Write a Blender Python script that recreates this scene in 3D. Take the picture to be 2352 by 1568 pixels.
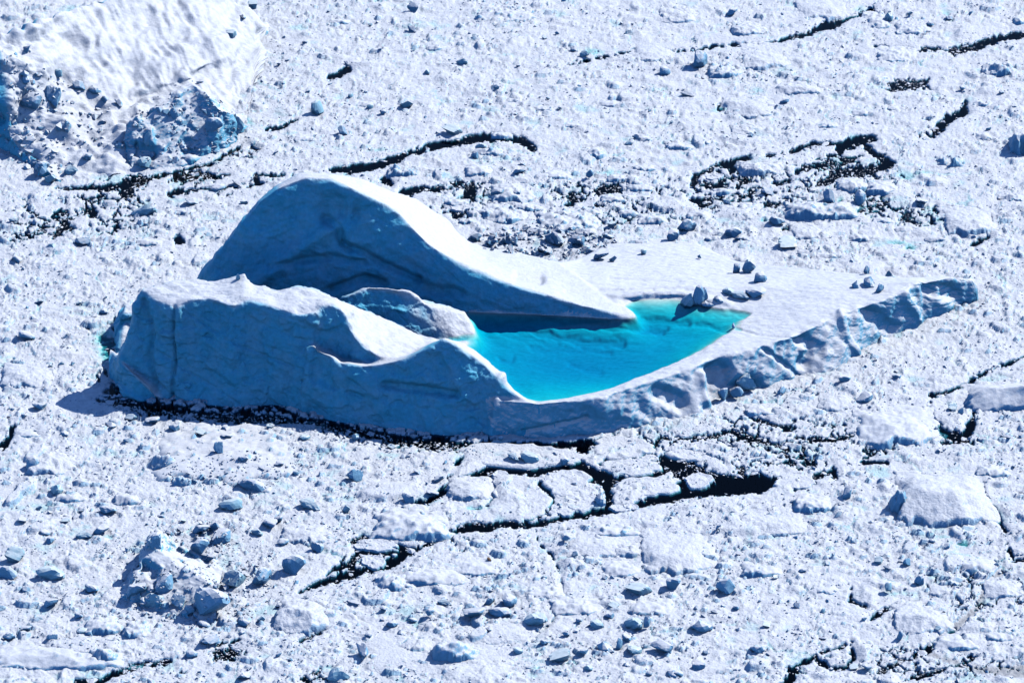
import bpy, bmesh, math, random, time
import numpy as np
from mathutils import Vector
T00 = time.time()
for o in list(bpy.data.objects): bpy.data.objects.remove(o)
scene = bpy.context.scene
COL = scene.collection
random.seed(7)

# ------------------------------------------------------------------ camera, world, sun
PITCH = math.radians(28.0); DIST = 820.0; HALF = 115.25
cam_d = bpy.data.cameras.new('camera'); cam = bpy.data.objects.new('camera', cam_d); COL.objects.link(cam)
cam_d.sensor_width = 36; cam_d.lens = 36 / (2 * HALF / DIST); cam_d.clip_start = 5; cam_d.clip_end = 20000
cam.location = (0, -DIST * math.cos(PITCH), DIST * math.sin(PITCH))
cam.rotation_euler = (math.pi / 2 - PITCH, 0, 0)
scene.camera = cam
SUN_AZ = math.radians(57.0)      # clockwise from +Y
SUN_EL = math.radians(44.0)
sdir = Vector((math.sin(SUN_AZ) * math.cos(SUN_EL), math.cos(SUN_AZ) * math.cos(SUN_EL), math.sin(SUN_EL)))
w = bpy.data.worlds.new('World'); scene.world = w; w.use_nodes = True
nt = w.node_tree; nt.nodes.clear()
sky = nt.nodes.new('ShaderNodeTexSky'); sky.sky_type = 'NISHITA'; sky.sun_disc = False
sky.sun_elevation = SUN_EL; sky.sun_rotation = SUN_AZ; sky.altitude = 2500; sky.air_density = 1.0
sky.dust_density = 0.0; sky.ozone_density = 10.0
bg = nt.nodes.new('ShaderNodeBackground'); bg.inputs['Strength'].default_value = 0.15
ow = nt.nodes.new('ShaderNodeOutputWorld')
nt.links.new(sky.outputs[0], bg.inputs[0]); nt.links.new(bg.outputs[0], ow.inputs[0])
sl = bpy.data.lights.new('sun', 'SUN'); sl.energy = 5.0; sl.angle = math.radians(0.5); sl.color = (1.0, 0.935, 0.84)
so = bpy.data.objects.new('sun', sl); COL.objects.link(so)
so.rotation_euler = (-sdir).to_track_quat('-Z', 'Y').to_euler(); so.location = (300, 200, 400)
scene.view_settings.view_transform = 'Standard'; scene.view_settings.look = 'None'
scene.view_settings.gamma = 1; scene.view_settings.use_curve_mapping = False
scene.view_settings.exposure = 0.14
scene.render.engine = 'CYCLES'
scene.cycles.max_bounces = 6; scene.cycles.diffuse_bounces = 0; scene.cycles.transparent_max_bounces = 8

# ------------------------------------------------------------------ ground geometry of the view
# reference units: photograph measured 2352 x 1568; ground point seen there at height z
KPX = HALF / DIST / 1176.0
SP, CP = math.sin(PITCH), math.cos(PITCH)
CY, CZ = -DIST * CP, DIST * SP
def P(X, Y, z=0.0):
    X = np.asarray(X, float); Y = np.asarray(Y, float); z = np.asarray(z, float)
    a = (X - 1176) * KPX; b = (784 - Y) * KPX
    dx, dy, dz = a, CP + b * SP, -SP + b * CP
    t = (z - CZ) / dz
    return t * dx, CY + t * dy
def Q(x, y, z):
    ry, rz = y - CY, z - CZ
    f = ry * CP - rz * SP; u = ry * SP + rz * CP
    return 1176 + x / f / KPX, 784 - u / f / KPX

# ------------------------------------------------------------------ noise
R_ = np.random.RandomState(11)
G2 = R_.rand(256, 256) * 2 * np.pi; G2x = np.cos(G2).astype(np.float32); G2y = np.sin(G2).astype(np.float32)
V3 = (R_.rand(64, 64, 64) * 2 - 1).astype(np.float32)
def pn(x, y, s=0):
    x = x + s * 17.37; y = y + s * 9.73
    xi = np.floor(x); yi = np.floor(y); fx = x - xi; fy = y - yi
    xi = xi.astype(np.int32) & 255; yi = yi.astype(np.int32) & 255; x1 = (xi + 1) & 255; y1 = (yi + 1) & 255
    u = fx * fx * fx * (fx * (fx * 6 - 15) + 10); v = fy * fy * fy * (fy * (fy * 6 - 15) + 10)
    a = G2x[xi, yi] * fx + G2y[xi, yi] * fy; b = G2x[x1, yi] * (fx - 1) + G2y[x1, yi] * fy
    c = G2x[xi, y1] * fx + G2y[xi, y1] * (fy - 1); d = G2x[x1, y1] * (fx - 1) + G2y[x1, y1] * (fy - 1)
    a = a + u * (b - a); c = c + u * (d - c)
    return (a + v * (c - a)) * 1.4
def fbm(x, y, o=4, s=0, g=0.5):
    r = 0; a = 1.0
    for k in range(o):
        r = r + a * pn(x, y, s + k * 3); a *= g
        x, y = x * 1.6 + y * 1.2, y * 1.6 - x * 1.2
    return r
def n3(x, y, z):
    xi = np.floor(x); yi = np.floor(y); zi = np.floor(z); fx = x - xi; fy = y - yi; fz = z - zi
    xi = xi.astype(np.int32) & 63; yi = yi.astype(np.int32) & 63; zi = zi.astype(np.int32) & 63
    x1 = (xi + 1) & 63; y1 = (yi + 1) & 63; z1 = (zi + 1) & 63
    u = fx * fx * (3 - 2 * fx); v = fy * fy * (3 - 2 * fy); w_ = fz * fz * (3 - 2 * fz)
    def L(a, b, t): return a + (b - a) * t
    return L(L(L(V3[xi, yi, zi], V3[x1, yi, zi], u), L(V3[xi, y1, zi], V3[x1, y1, zi], u), v),
             L(L(V3[xi, yi, z1], V3[x1, yi, z1], u), L(V3[xi, y1, z1], V3[x1, y1, z1], u), v), w_)
def fbm3(x, y, z, o=4, g=0.5):
    r = 0; a = 1.0
    for k in range(o):
        r = r + a * n3(x + k * 7.3, y + k * 3.1, z + k * 5.7); a *= g; x = x * 2.03; y = y * 2.03; z = z * 2.03
    return r
HT = R_.rand(256, 256, 6).astype(np.float32)
def lumps(x, y, cell, dens, steep=1.6, s=0, rmin=0.18, rmax=0.48):
    """angular lumps of ice, one to a cell"""
    x = x / cell + s * 13.1; y = y / cell + s * 7.7
    xi = np.floor(x).astype(np.int32); yi = np.floor(y).astype(np.int32); out = np.zeros_like(x)
    for i in (-1, 0, 1):
        for j in (-1, 0, 1):
            H = HT[(xi + i) & 255, (yi + j) & 255]
            dx = x - (xi + i + H[..., 0]); dy = y - (yi + j + H[..., 1])
            th = H[..., 2] * 6.28; c = np.cos(th); n = np.sin(th)
            a = np.abs(c * dx + n * dy); b = np.abs((-n * dx + c * dy) * (1 + H[..., 3]))
            d = np.maximum(np.maximum(a, b), (a + b) * 0.74)
            r = rmin + (rmax - rmin) * H[..., 4] ** 2
            t = np.clip((1 - d / r) * steep, 0, 1)
            t = t * (1 + 0.75 * (-.62 * dx - .78 * dy + .25 * c * dx) / r)
            out = np.maximum(out, np.where(H[..., 5] < dens, t * r * (0.5 + H[..., 3]), 0))
    return out * cell
def worley_edge(x, y, cell, s=0):
    x = x / cell + s * 5.3; y = y / cell + s * 8.9
    xi = np.floor(x).astype(np.int32); yi = np.floor(y).astype(np.int32)
    f1 = np.full_like(x, 9.0); f2 = np.full_like(x, 9.0); idv = np.zeros_like(x)
    for i in (-1, 0, 1):
        for j in (-1, 0, 1):
            H = HT[(xi + i) & 255, (yi + j) & 255]
            d = np.hypot(x - (xi + i + H[..., 0]), y - (yi + j + H[..., 1]))
            m = d < f1
            f2 = np.where(m, f1, np.minimum(f2, d)); idv = np.where(m, H[..., 4], idv); f1 = np.where(m, d, f1)
    return (f2 - f1) * cell, idv
def sst(a, b, x):
    t = np.clip((x - a) / (b - a), 0, 1); return t * t * (3 - 2 * t)

# ------------------------------------------------------------------ materials
def new_mat(name):
    m = bpy.data.materials.new(name); m.use_nodes = True; m.node_tree.nodes.clear(); return m, m.node_tree
SNOW = (0.60, 0.66, 0.75, 1); ICE = (0.15, 0.47, 0.70, 1); DEEP = (0.07, 0.45, 0.69, 1)
def ice_mat(name, lo, hi, ice=ICE, snow=SNOW, bump=0.5, bscale=2.2, streak=None, rough=0.55, attr=False):
    m, t = new_mat(name); N = t.nodes.new; K = t.links.new
    out = N('ShaderNodeOutputMaterial'); bs = N('ShaderNodeBsdfPrincipled'); K(bs.outputs[0], out.inputs[0])
    geo = N('ShaderNodeNewGeometry'); sep = N('ShaderNodeSeparateXYZ'); K(geo.outputs['True Normal'], sep.inputs[0])
    tc = N('ShaderNodeTexCoord')
    n1 = N('ShaderNodeTexNoise'); n1.inputs['Scale'].default_value = 0.35; n1.inputs['Detail'].default_value = 6; K(geo.outputs['Position'], n1.inputs[0])
    ad = N('ShaderNodeMath'); ad.operation = 'MULTIPLY_ADD'; K(n1.outputs[0], ad.inputs[0]); ad.inputs[1].default_value = 0.5; K(sep.outputs[2], ad.inputs[2])
    mr = N('ShaderNodeMapRange'); mr.interpolation_type = 'SMOOTHSTEP'; K(ad.outputs[0], mr.inputs[0])
    mr.inputs[1].default_value = lo + 0.25; mr.inputs[2].default_value = hi + 0.25
    mx = N('ShaderNodeMix'); mx.data_type = 'RGBA'; K(mr.outputs[0], mx.inputs[0]); mx.inputs[6].default_value = ice; mx.inputs[7].default_value = snow
    if attr:
        nf = N('ShaderNodeTexNoise'); nf.inputs['Scale'].default_value = .22; nf.inputs['Detail'].default_value = 8; nf.inputs['Roughness'].default_value = .65; K(geo.outputs['Position'], nf.inputs[0])
        rf = N('ShaderNodeMapRange'); K(nf.outputs[0], rf.inputs[0]); rf.inputs[1].default_value = .42; rf.inputs[2].default_value = .68
        mf = N('ShaderNodeMix'); mf.data_type = 'RGBA'; K(rf.outputs[0], mf.inputs[0]); mf.inputs[6].default_value = ice; mf.inputs[7].default_value = (.16, .485, .70, 1); K(mf.outputs[2], mx.inputs[6])
        asn = N('ShaderNodeAttribute'); asn.attribute_name = 'snowy'; K(asn.outputs['Fac'], mx.inputs[0])  # mask holds slope snow and the painted sun-side white
    at = N('ShaderNodeAttribute'); at.attribute_name = 'melt'
    m2 = N('ShaderNodeMix'); m2.data_type = 'RGBA'; K(at.outputs['Fac'], m2.inputs[0]); K(mx.outputs[2], m2.inputs[6]); m2.inputs[7].default_value = (0.13, 0.56, 0.62, 1)
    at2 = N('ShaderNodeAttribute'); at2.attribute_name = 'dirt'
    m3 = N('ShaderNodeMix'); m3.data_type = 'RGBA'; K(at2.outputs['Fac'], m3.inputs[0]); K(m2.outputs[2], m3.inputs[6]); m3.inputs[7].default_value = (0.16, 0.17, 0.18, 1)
    n4 = N('ShaderNodeTexNoise'); n4.inputs['Scale'].default_value = 1.1; n4.inputs['Detail'].default_value = 5; K(geo.outputs['Position'], n4.inputs[0])
    r4 = N('ShaderNodeMapRange'); K(n4.outputs[0], r4.inputs[0]); r4.inputs[1].default_value = .3; r4.inputs[2].default_value = .7; r4.inputs[3].default_value = .88; r4.inputs[4].default_value = 1.06
    m4 = N('ShaderNodeVectorMath'); m4.operation = 'SCALE'; K(m3.outputs[2], m4.inputs[0]); K(r4.outputs[0], m4.inputs['Scale'])
    K(m4.outputs[0], bs.inputs['Base Color'])
    bs.inputs['Roughness'].default_value = rough; bs.inputs['Specular IOR Level'].default_value = 0.25
    n2 = N('ShaderNodeTexNoise'); n2.inputs['Scale'].default_value = bscale; n2.inputs['Detail'].default_value = 7; n2.inputs['Roughness'].default_value = 0.62
    if streak:
        mp = N('ShaderNodeMapping'); mp.inputs['Scale'].default_value = streak; K(geo.outputs['Position'], mp.inputs[0]); K(mp.outputs[0], n2.inputs[0])
    else: K(geo.outputs['Position'], n2.inputs[0])
    if name == 'pack_snow':
        vo = N('ShaderNodeTexVoronoi'); vo.inputs['Scale'].default_value = 1.5; wn = N('ShaderNodeVectorMath'); wn.operation = 'MULTIPLY_ADD'
        K(n2.outputs['Color'], wn.inputs[0]); wn.inputs[1].default_value = (.5, .5, .5); K(geo.outputs['Position'], wn.inputs[2]); K(wn.outputs[0], vo.inputs[0])
        b2 = N('ShaderNodeBump'); b2.invert = True; b2.inputs['Strength'].default_value = .28; b2.inputs['Distance'].default_value = .3; K(vo.outputs['Distance'], b2.inputs['Height'])
    bp = N('ShaderNodeBump'); bp.inputs['Strength'].default_value = bump; bp.inputs['Distance'].default_value = 0.3
    K(n2.outputs[0], bp.inputs['Height'])
    if name == 'pack_snow': K(b2.outputs[0], bp.inputs['Normal'])
    K(bp.outputs[0], bs.inputs['Normal'])
    return m
M_PACK = ice_mat('pack_snow', 0.45, 0.8, ice=(0.34, 0.54, 0.74, 1), bump=0.6, bscale=2.4)
M_BERG = ice_mat('berg_ice', 0.40, 0.80, bump=0.4, bscale=1.3)
M_SHELF = ice_mat('shelf_ice', 0.15, 0.60, bump=0.4, bscale=1.3)
M_CLIFF = ice_mat('cliff_ice', 0.60, 0.86, attr=True, ice=DEEP, bump=0.6, bscale=2.0)
M_CHUNK = ice_mat('chunk_ice', 0.35, 0.85, ice=(0.22, 0.47, 0.70, 1), bump=0.4, bscale=1.6)
M_BLUE = ice_mat('blue_ice', 0.5, 0.95, ice=(0.30, 0.56, 0.72, 1), snow=(0.56, 0.68, 0.76, 1), bump=0.25, bscale=1.2, rough=0.35)
def water_mat(name, sig, rough):
    m, t = new_mat(name); N = t.nodes.new; K = t.links.new
    out = N('ShaderNodeOutputMaterial'); gl = N('ShaderNodeBsdfGlossy'); gl.inputs['Roughness'].default_value = rough
    tr = N('ShaderNodeBsdfTransparent'); fr = N('ShaderNodeFresnel'); fr.inputs[0].default_value = 1.18
    mx = N('ShaderNodeMixShader'); K(fr.outputs[0], mx.inputs[0]); K(tr.outputs[0], mx.inputs[1]); K(gl.outputs[0], mx.inputs[2]); K(mx.outputs[0], out.inputs[0])
    ab = N('ShaderNodeVolumeAbsorption'); d = max(sig); ab.inputs['Density'].default_value = d
    ab.inputs['Color'].default_value = (1 - sig[0] / d, 1 - sig[1] / d, 1 - sig[2] / d, 1); K(ab.outputs[0], out.inputs['Volume'])
    return m
M_SEA = water_mat('sea_water', (3.8, 1.8, 1.5), 0.05)
M_LAKE = water_mat('lake_meltwater', (0.9, 0.075, 0.026), 0.05)
m, t = new_mat('deep_bed'); b_ = t.nodes.new('ShaderNodeBsdfPrincipled'); b_.inputs['Base Color'].default_value = (0.01, 0.015, 0.02, 1)
t.links.new(b_.outputs[0], t.nodes.new('ShaderNodeOutputMaterial').inputs[0]); M_BED = m
m, t = new_mat('brown_rock'); b_ = t.nodes.new('ShaderNodeBsdfPrincipled'); b_.inputs['Base Color'].default_value = (0.16, 0.09, 0.05, 1)
t.links.new(b_.outputs[0], t.nodes.new('ShaderNodeOutputMaterial').inputs[0]); M_ROCK = m

# ------------------------------------------------------------------ mesh helpers
def mk(name, V, F, mat, parent=None, smooth=False, attrs=None, tris=False):
    V = np.asarray(V, np.float32).reshape(-1, 3); F = np.asarray(F, np.int32); k = F.shape[1]
    me = bpy.data.meshes.new(name); me.vertices.add(len(V)); me.vertices.foreach_set('co', V.ravel())
    me.loops.add(F.size); me.loops.foreach_set('vertex_index', F.ravel())
    me.polygons.add(len(F)); me.polygons.foreach_set('loop_start', np.arange(0, F.size, k, dtype=np.int32))
    me.polygons.foreach_set('loop_total', np.full(len(F), k, np.int32))
    me.polygons.foreach_set('use_smooth', np.full(len(F), bool(smooth)))
    for an, av in (attrs or {}).items():
        a = me.attributes.new(an, 'FLOAT', 'POINT'); a.data.foreach_set('value', np.asarray(av, np.float32))
    me.update(); me.materials.append(mat)
    o = bpy.data.objects.new(name, me); COL.objects.link(o)
    if parent: o.parent = parent
    return o
def tag(o, label=None, cat=None, group=None, kind=None):
    for k, v in (('label', label), ('category', cat), ('group', group), ('kind', kind)):
        if v: o[k] = v
    return o
def grid_faces(nx, ny, keep=None):
    i = np.arange(nx - 1)[:, None] * ny + np.arange(ny - 1)[None, :]
    F = np.stack([i, i + ny, i + ny + 1, i + 1], -1)
    return F[keep] if keep is not None else F.reshape(-1, 4)
def empty(name, loc):
    e = bpy.data.objects.new(name, None); COL.objects.link(e); e.location = loc; e.empty_display_size = 2; return e

def stroke(X, Y, pts, soft=1.0):
    """distance field of a traced line; points x, y, width; returns (signed distance to its edge)"""
    D = np.full(X.shape, 1e3, np.float32)
    for (x0, y0, w0), (x1, y1, w1) in zip(pts[:-1], pts[1:]):
        dx, dy = x1 - x0, y1 - y0; L2 = dx * dx + dy * dy + 1e-6
        t = np.clip(((X - x0) * dx + (Y - y0) * dy) / L2, 0, 1)
        D = np.minimum(D, np.hypot(X - x0 - t * dx, Y - y0 - t * dy) - (w0 + (w1 - w0) * t) / 2)
    return D
def in_poly(X, Y, poly):
    c = np.zeros(X.shape, bool); n = len(poly)
    for i in range(n):
        x0, y0 = poly[i]; x1, y1 = poly[(i + 1) % n]
        if y0 == y1: continue
        c ^= ((y0 > Y) != (y1 > Y)) & (X < (x1 - x0) * (Y - y0) / (y1 - y0) + x0)
    return c
def sdist(X, Y, poly):
    D = stroke(X, Y, [(p[0], p[1], 0) for p in poly] + [(poly[0][0], poly[0][1], 0)])
    return np.where(in_poly(X, Y, poly), -D, D)

# ------------------------------------------------------------------ height-shaped bergs
def curve(pts, zc=None, off=None):
    a = np.array([(p + (zc,) if len(p) == 2 else p) for p in pts], float)
    x, y = P(a[:, 0], a[:, 1], a[:, 2]); return (x, y, a[:, 2])
def coff(c, dy, z, dz=None):
    zz = c[2] + dz if dz is not None else np.full_like(c[2], z) if np.isscalar(z) else np.array(z)
    return (c[0], c[1] + dy, zz)
def loft(curves, xs, ys, slope=1.6):
    x0 = min(c[0][0] for c in curves); x1 = max(c[0][-1] for c in curves)
    yk = np.array([np.interp(xs, c[0], c[1]) for c in curves]); zk = np.array([np.interp(xs, c[0], c[2]) for c in curves])
    yk = np.maximum.accumulate(yk + np.arange(len(curves))[:, None] * 1e-3, axis=0)
    out = np.empty((len(xs), len(ys)))
    for i in range(len(xs)):
        out[i] = np.interp(ys, yk[:, i], zk[:, i])
        out[i] = np.where(ys < yk[0, i], zk[0, i] - (yk[0, i] - ys) * 2, np.where(ys > yk[-1, i], zk[-1, i] - (ys - yk[-1, i]) * 2, out[i]))
    d = np.maximum(x0 - xs, 0) + np.maximum(xs - x1, 0)
    return np.maximum(out - d[:, None] * slope, -8)
def blur(H, r):
    for ax in (0, 1):
        for _ in range(2):
            P_ = np.pad(H, [(r, r) if a == ax else (0, 0) for a in (0, 1)], mode='edge')
            c = np.cumsum(P_, axis=ax); z = np.zeros_like(np.take(c, [0], axis=ax)); c = np.concatenate([z, c], axis=ax)
            n = H.shape[ax]
            H = (np.take(c, np.arange(2 * r + 1, 2 * r + 1 + n), axis=ax) - np.take(c, np.arange(n), axis=ax)) / (2 * r + 1)
    return H
def normals(V):
    du = np.gradient(V, axis=0); dv = np.gradient(V, axis=1); n = np.cross(du, dv)
    return n / (np.linalg.norm(n, axis=-1, keepdims=True) + 1e-9)
def sheet(xs, ys, H, nrows, back=0.3):
    """rows placed evenly along the surface of each column, so steep faces get as many as flats"""
    dz = np.diff(H, axis=1); dy = np.diff(ys)[None, :]
    ds = np.sqrt(dy ** 2 + np.where(dz < 0, (dz * back) ** 2, dz ** 2)) * np.where(np.maximum(H[:, 1:], H[:, :-1]) < -1.2, 0.06, 1)
    s = np.concatenate([np.zeros((len(xs), 1)), np.cumsum(ds, axis=1)], axis=1)
    V = np.empty((len(xs), nrows, 3)); V[..., 0] = xs[:, None]
    for i in range(len(xs)):
        q = np.linspace(0, s[i, -1], nrows); V[i, :, 1] = np.interp(q, s[i], ys)
    V[..., 1] = blur(V[..., 1], 2)
    for i in range(len(xs)): V[i, :, 2] = np.interp(V[i, :, 1], ys, H[i])
    return V

# ================================================================== MAIN ICEBERG
LAKE_Z = 7.6
LAKE = [(1060, 786), (1085, 802), (1112, 828), (1142, 862), (1170, 890), (1200, 912), (1235, 921), (1300, 914), (1400, 892), (1500, 853), (1600, 809), (1650, 780),
        (1690, 745), (1728, 719), (1700, 713), (1640, 706), (1600, 700), (1560, 686), (1500, 683), (1450, 690), (1436, 703), (1458, 727), (1430, 733),
        (1300, 724), (1200, 720), (1072, 716), (1088, 740), (1096, 768)]
foot = [(258, 902, -1.5), (279, 915, -1.5), (335, 928, -1.5), (395, 936, -1.5), (538, 952, -1.5), (612, 944, -1.5), (700, 955, -1.5), (742, 970, -1.5), (843, 990, -1.5), (954, 1008, -1.5), (1116, 1014, -1.5),
        (1240, 1020, -1.5), (1400, 1010, -1.5), (1500, 990, -1.5), (1600, 980, -1.5), (1650, 955, -1.5), (1700, 940, -1.5), (1800, 893, -1.5), (1900, 873, -1.5), (2000, 812, -1.5), (2080, 776, -1.5), (2130, 752, -1.5), (2200, 712, -1.5), (2226, 706, -1.5)]
A0 = curve(foot)
A1 = curve([(300, 770, 3), (700, 790, 4), (1000, 860, 5), (1116, 920, 6.8), (1180, 925, 7.9), (1240, 933, 8.1), (1300, 926, 8.2), (1400, 907, 8.2), (1500, 874, 8.3), (1600, 838, 8.6), (1650, 818, 8.6), (1700, 808, 8.6),
            (1760, 790, 8.8), (1830, 770, 8.8), (1900, 735, 9.0), (1960, 712, 9.0), (2050, 682, 9.2), (2100, 650, 9.4), (2160, 640, 9.3), (2210, 644, 8.4), (2226, 650, 6.5)])
A2 = curve([(300, 740, 4), (1000, 760, 7), (1240, 800, 8), (1400, 760, 8.0), (1640, 700, 8.1), (1700, 715, 8.3), (1800, 700, 8.6), (1900, 690, 8.9), (2000, 665, 9), (2100, 645, 9.4), (2200, 643, 8.3), (2226, 648, 6.5)])
A3 = curve([(300, 700, 6), (460, 650, 6), (1100, 590, 8), (1200, 586, 8.4), (1290, 600, 6), (1340, 590, 3), (1400, 562, 1), (1520, 548, .7), (1600, 560, .9), (1680, 598, 3), (1800, 613, 5), (1980, 626, 7), (2080, 636, 8), (2160, 634, 8), (2215, 642, 7), (2226, 645, 6.5)])
A4 = coff(A3, 9, -1.5)
A2b = curve([(300, 730, 6), (1000, 655, 7.4), (1150, 640, 8), (1270, 652, 8.6), (1420, 662, 8.6), (1560, 662, 8.6), (1640, 664, 8.5), (1800, 664, 8.7), (1900, 660, 8.9), (2000, 652, 9), (2100, 641, 9.3), (2200, 642, 8.3), (2226, 646, 6.5)])
S0 = curve([(1270, 676, 6.5), (1330, 686, 6.5), (1420, 702, 6.5), (1480, 694, 6.5), (1560, 692, 6.5), (1620, 698, 7.6), (1680, 700, 8.0)])
S1 = curve([(1270, 660, 8.9), (1330, 668, 8.9), (1420, 684, 8.9), (1480, 674, 9.0), (1560, 676, 8.9), (1620, 690, 8.6), (1680, 696, 8.3)])
S2 = curve([(1270, 653, 8.4), (1330, 655, 8.4), (1420, 663, 8.4), (1560, 663, 8.4), (1680, 690, 8.0)])
B0 = curve([(440, 676, 6), (480, 696, 7), (570, 706, 7), (770, 706, 7), (870, 700, 7), (960, 706, 7.2), (1072, 722, 7), (1200, 727, 7), (1300, 731, 7), (1400, 738, 7), (1462, 736, 7)])
B1 = curve([(440, 668, 6.5), (480, 668, 10), (570, 640, 14), (680, 635, 14.5), (790, 640, 14), (870, 628, 14.5), (960, 655, 12), (1072, 690, 10), (1200, 705, 9), (1300, 720, 8.4), (1400, 730, 7.9), (1462, 732, 7.4)])
B2 = curve([(440, 655, 7), (470, 622, 12), (520, 552, 18.5), (590, 468, 26.5), (640, 432, 29.5), (700, 409, 31), (760, 412, 31), (800, 428, 30), (840, 447, 28.5), (888, 469, 26), (915, 487, 24.4), (948, 523, 21.4), (986, 562, 18.8), (1031, 592, 17), (1100, 625, 14.6),
            (1170, 652, 13), (1220, 668, 12), (1280, 684, 10.8), (1340, 704, 9.6), (1400, 717, 8.8), (1462, 728, 7.6)])
B3 = curve([(440, 648, 6), (470, 614, 11), (520, 545, 17.5), (590, 460, 25.5), (630, 424, 28.6), (686, 395, 30.4), (761, 397, 29.8), (836, 410, 26.3), (896, 435, 22), (948, 452, 17), (1005, 488, 13.4), (1042, 521, 11.6), (1080, 554, 10.3), (1117, 567, 9.8), (1192, 579, 9.2),
            (1290, 604, 8.6), (1340, 640, 8.9), (1400, 690, 8.6), (1440, 704, 7.9), (1462, 722, 7.4)])
def tall(c, k, pts=None):    # same outline, steeper front
    X_, Y_ = Q(c[0], c[1], c[2]); zz = 7 + (c[2] - 7) * k; x_, y_ = P(X_, Y_, zz); return (x_, y_, zz)
B1 = tall(B1, .92); B2 = tall(B2, 1.16); B3 = tall(B3, 1.16)
B4 = coff(B3, 9, -1.5)
def asz(c, k): return c
C0 = curve([(262, 900, -1.5), (300, 918, -1.5), (367, 932, -1.5), (395, 936, -1.5), (538, 952, -1.5), (612, 944, -1.5), (700, 952, -1.5), (769, 962, -1.5), (843, 968, -1.5), (917, 960, -1.5), (1000, 900, 3), (1096, 800, 6.5)])
C1 = curve([(262, 880, 2), (290, 770, 12), (305, 705, 19), (325, 667, 22.2), (349, 691, 21.2), (400, 709, 21), (436, 691, 22), (473, 686, 22.2), (529, 704, 22.2), (566, 688, 22.8), (594, 695, 22.4), (640, 711, 21.8), (682, 725, 21.2), (723, 718, 21.6), (737, 702, 22.3), (769, 698, 22.3), (797, 723, 20.5),
            (804, 752, 18.2), (815, 776, 16.6), (843, 802, 14.8), (867, 819, 13.6), (917, 826, 12.4), (970, 815, 11), (1020, 800, 9), (1060, 792, 8), (1096, 786, 7)])
C2 = curve([(262, 870, 1), (290, 760, 12), (305, 695, 19), (325, 662, 22), (349, 654, 22.5), (404, 640, 22.6), (455, 637, 22.4), (492, 640, 22.3), (547, 628, 23.2), (571, 624, 23.6), (576, 650, 22.2), (589, 654, 22), (635, 663, 22), (682, 658, 22.2), (723, 663, 21.8), (765, 681, 20.4), (800, 692, 18), (843, 712, 14.4),
            (917, 746, 10.8), (970, 768, 8.8), (1020, 782, 7.9), (1060, 780, 7.7), (1096, 782, 7)])
C3 = coff(C2, 3, 5.5)
E0 = curve([(770, 692, 16), (800, 692, 16), (867, 713, 12.8), (936, 741, 10.3), (973, 761, 8.4), (1000, 772, 7.4), (1047, 782, 7), (1094, 776, 7)])
E1 = curve([(770, 688, 17), (784, 681, 17.6), (839, 663, 18.4), (894, 661, 17.6), (945, 673, 15.9), (978, 696, 13.7), (1019, 705, 12.1), (1065, 720, 10.0), (1079, 745, 8.6), (1094, 768, 7.6)])
E2 = coff(E1, 1.6, 0, dz=-0.4); E3 = coff(E1, 4.5, 5.5)
D0 = curve([(696, 960, -1.5), (742, 974, -1.5), (843, 994, -1.5), (954, 1010, -1.5), (1116, 1017, -1.5), (1180, 1018, -1.5), (1250, 1019, -1.5)])
D1 = curve([(696, 812, 13), (709, 798, 15), (723, 792, 15.8), (737, 809, 14.6), (765, 820, 13.9), (783, 836, 12.8), (797, 834, 13.2), (839, 841, 13.0), (880, 836, 13.6), (936, 825, 15), (973, 806, 17), (1001, 788, 18.8), (1019, 777, 19.8), (1042, 786, 18.8),
            (1075, 806, 16.8), (1112, 833, 14.0), (1149, 868, 11.3), (1176, 897, 9.5), (1210, 920, 8.4), (1250, 932, 8.1)])
D1b = (D1[0], D1[1] + np.array([.4, .5, .5, .5, .5, .5, .6, .6, .7, .9, 1, 1, 1, 1, .9, .8, .7, .6, .5, .4]), D1[2] - np.array([.1] * 10 + [.25] * 10))
D2 = curve([(696, 800, 5), (783, 815, 5), (839, 815, 5), (936, 800, 5), (973, 790, 5), (1001, 782, 6), (1042, 780, 7), (1060, 786, 7.4), (1085, 801, 7.4), (1112, 824, 7.4), (1149, 861, 7.4), (1176, 890, 7.4), (1210, 913, 7.4), (1250, 921, 7.4)])
F0 = curve([(250, 895, -1.5), (279, 916, -1.5), (320, 932, -1.5), (372, 936, -1.5)])
F1 = curve([(250, 840, 2), (262, 818, 6), (285, 835, 7.5), (310, 868, 5.8), (345, 900, 2.5), (372, 925, 0)])
F2 = coff(F1, 7, 3)

xl, _ = P(240, 900, 0); xr, _ = P(2262, 650, 0)
MX = np.linspace(float(xl), float(xr), 840); MY = np.arange(-52, 62, 0.16)
comps = [('shelf', loft([A0, A1, A2, A2b, A3, A4], MX, MY, 4)), ('shelf', loft([S0, S1, S2], MX, MY, 3)), ('hump', loft([B0, B1, B2, B3, B4], MX, MY, 2.2)),
         ('ridge', loft([C0, C1, C2, C3], MX, MY, 2.5)), ('ridge', loft([E0, E1, E2, E3], MX, MY, 2)), ('ridge', loft([D0, D1, D1b, D2], MX, MY, 4)), ('ridge', loft([F0, F1, F2], MX, MY, 2))]
gx, gy = np.meshgrid(MX, MY, indexing='ij')
HA = comps[0][1]
lx, ly = Q(gx, gy, LAKE_Z)
sd = sdist(lx, ly, LAKE)
wob = fbm(gx / 3, gy / 3, 3, 5) * 3
sdm = (sd + wob * sst(1250, 1500, lx)) * 0.098 * 1.3
rt = sst(1400, 1720, lx) * (1 - sst(780, 860, ly))
shore = LAKE_Z + 0.06 + np.maximum(sdm, 0) * (0.35 - 0.27 * rt)
deep = 3.1 * (1 - np.exp(-np.maximum(-sdm, 0) / (1.6 + 3.5 * rt)))
deep *= 1 - 0.8 * np.exp(-((lx - 1500) / 75) ** 2 - ((ly - 690) / 22) ** 2)
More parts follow.
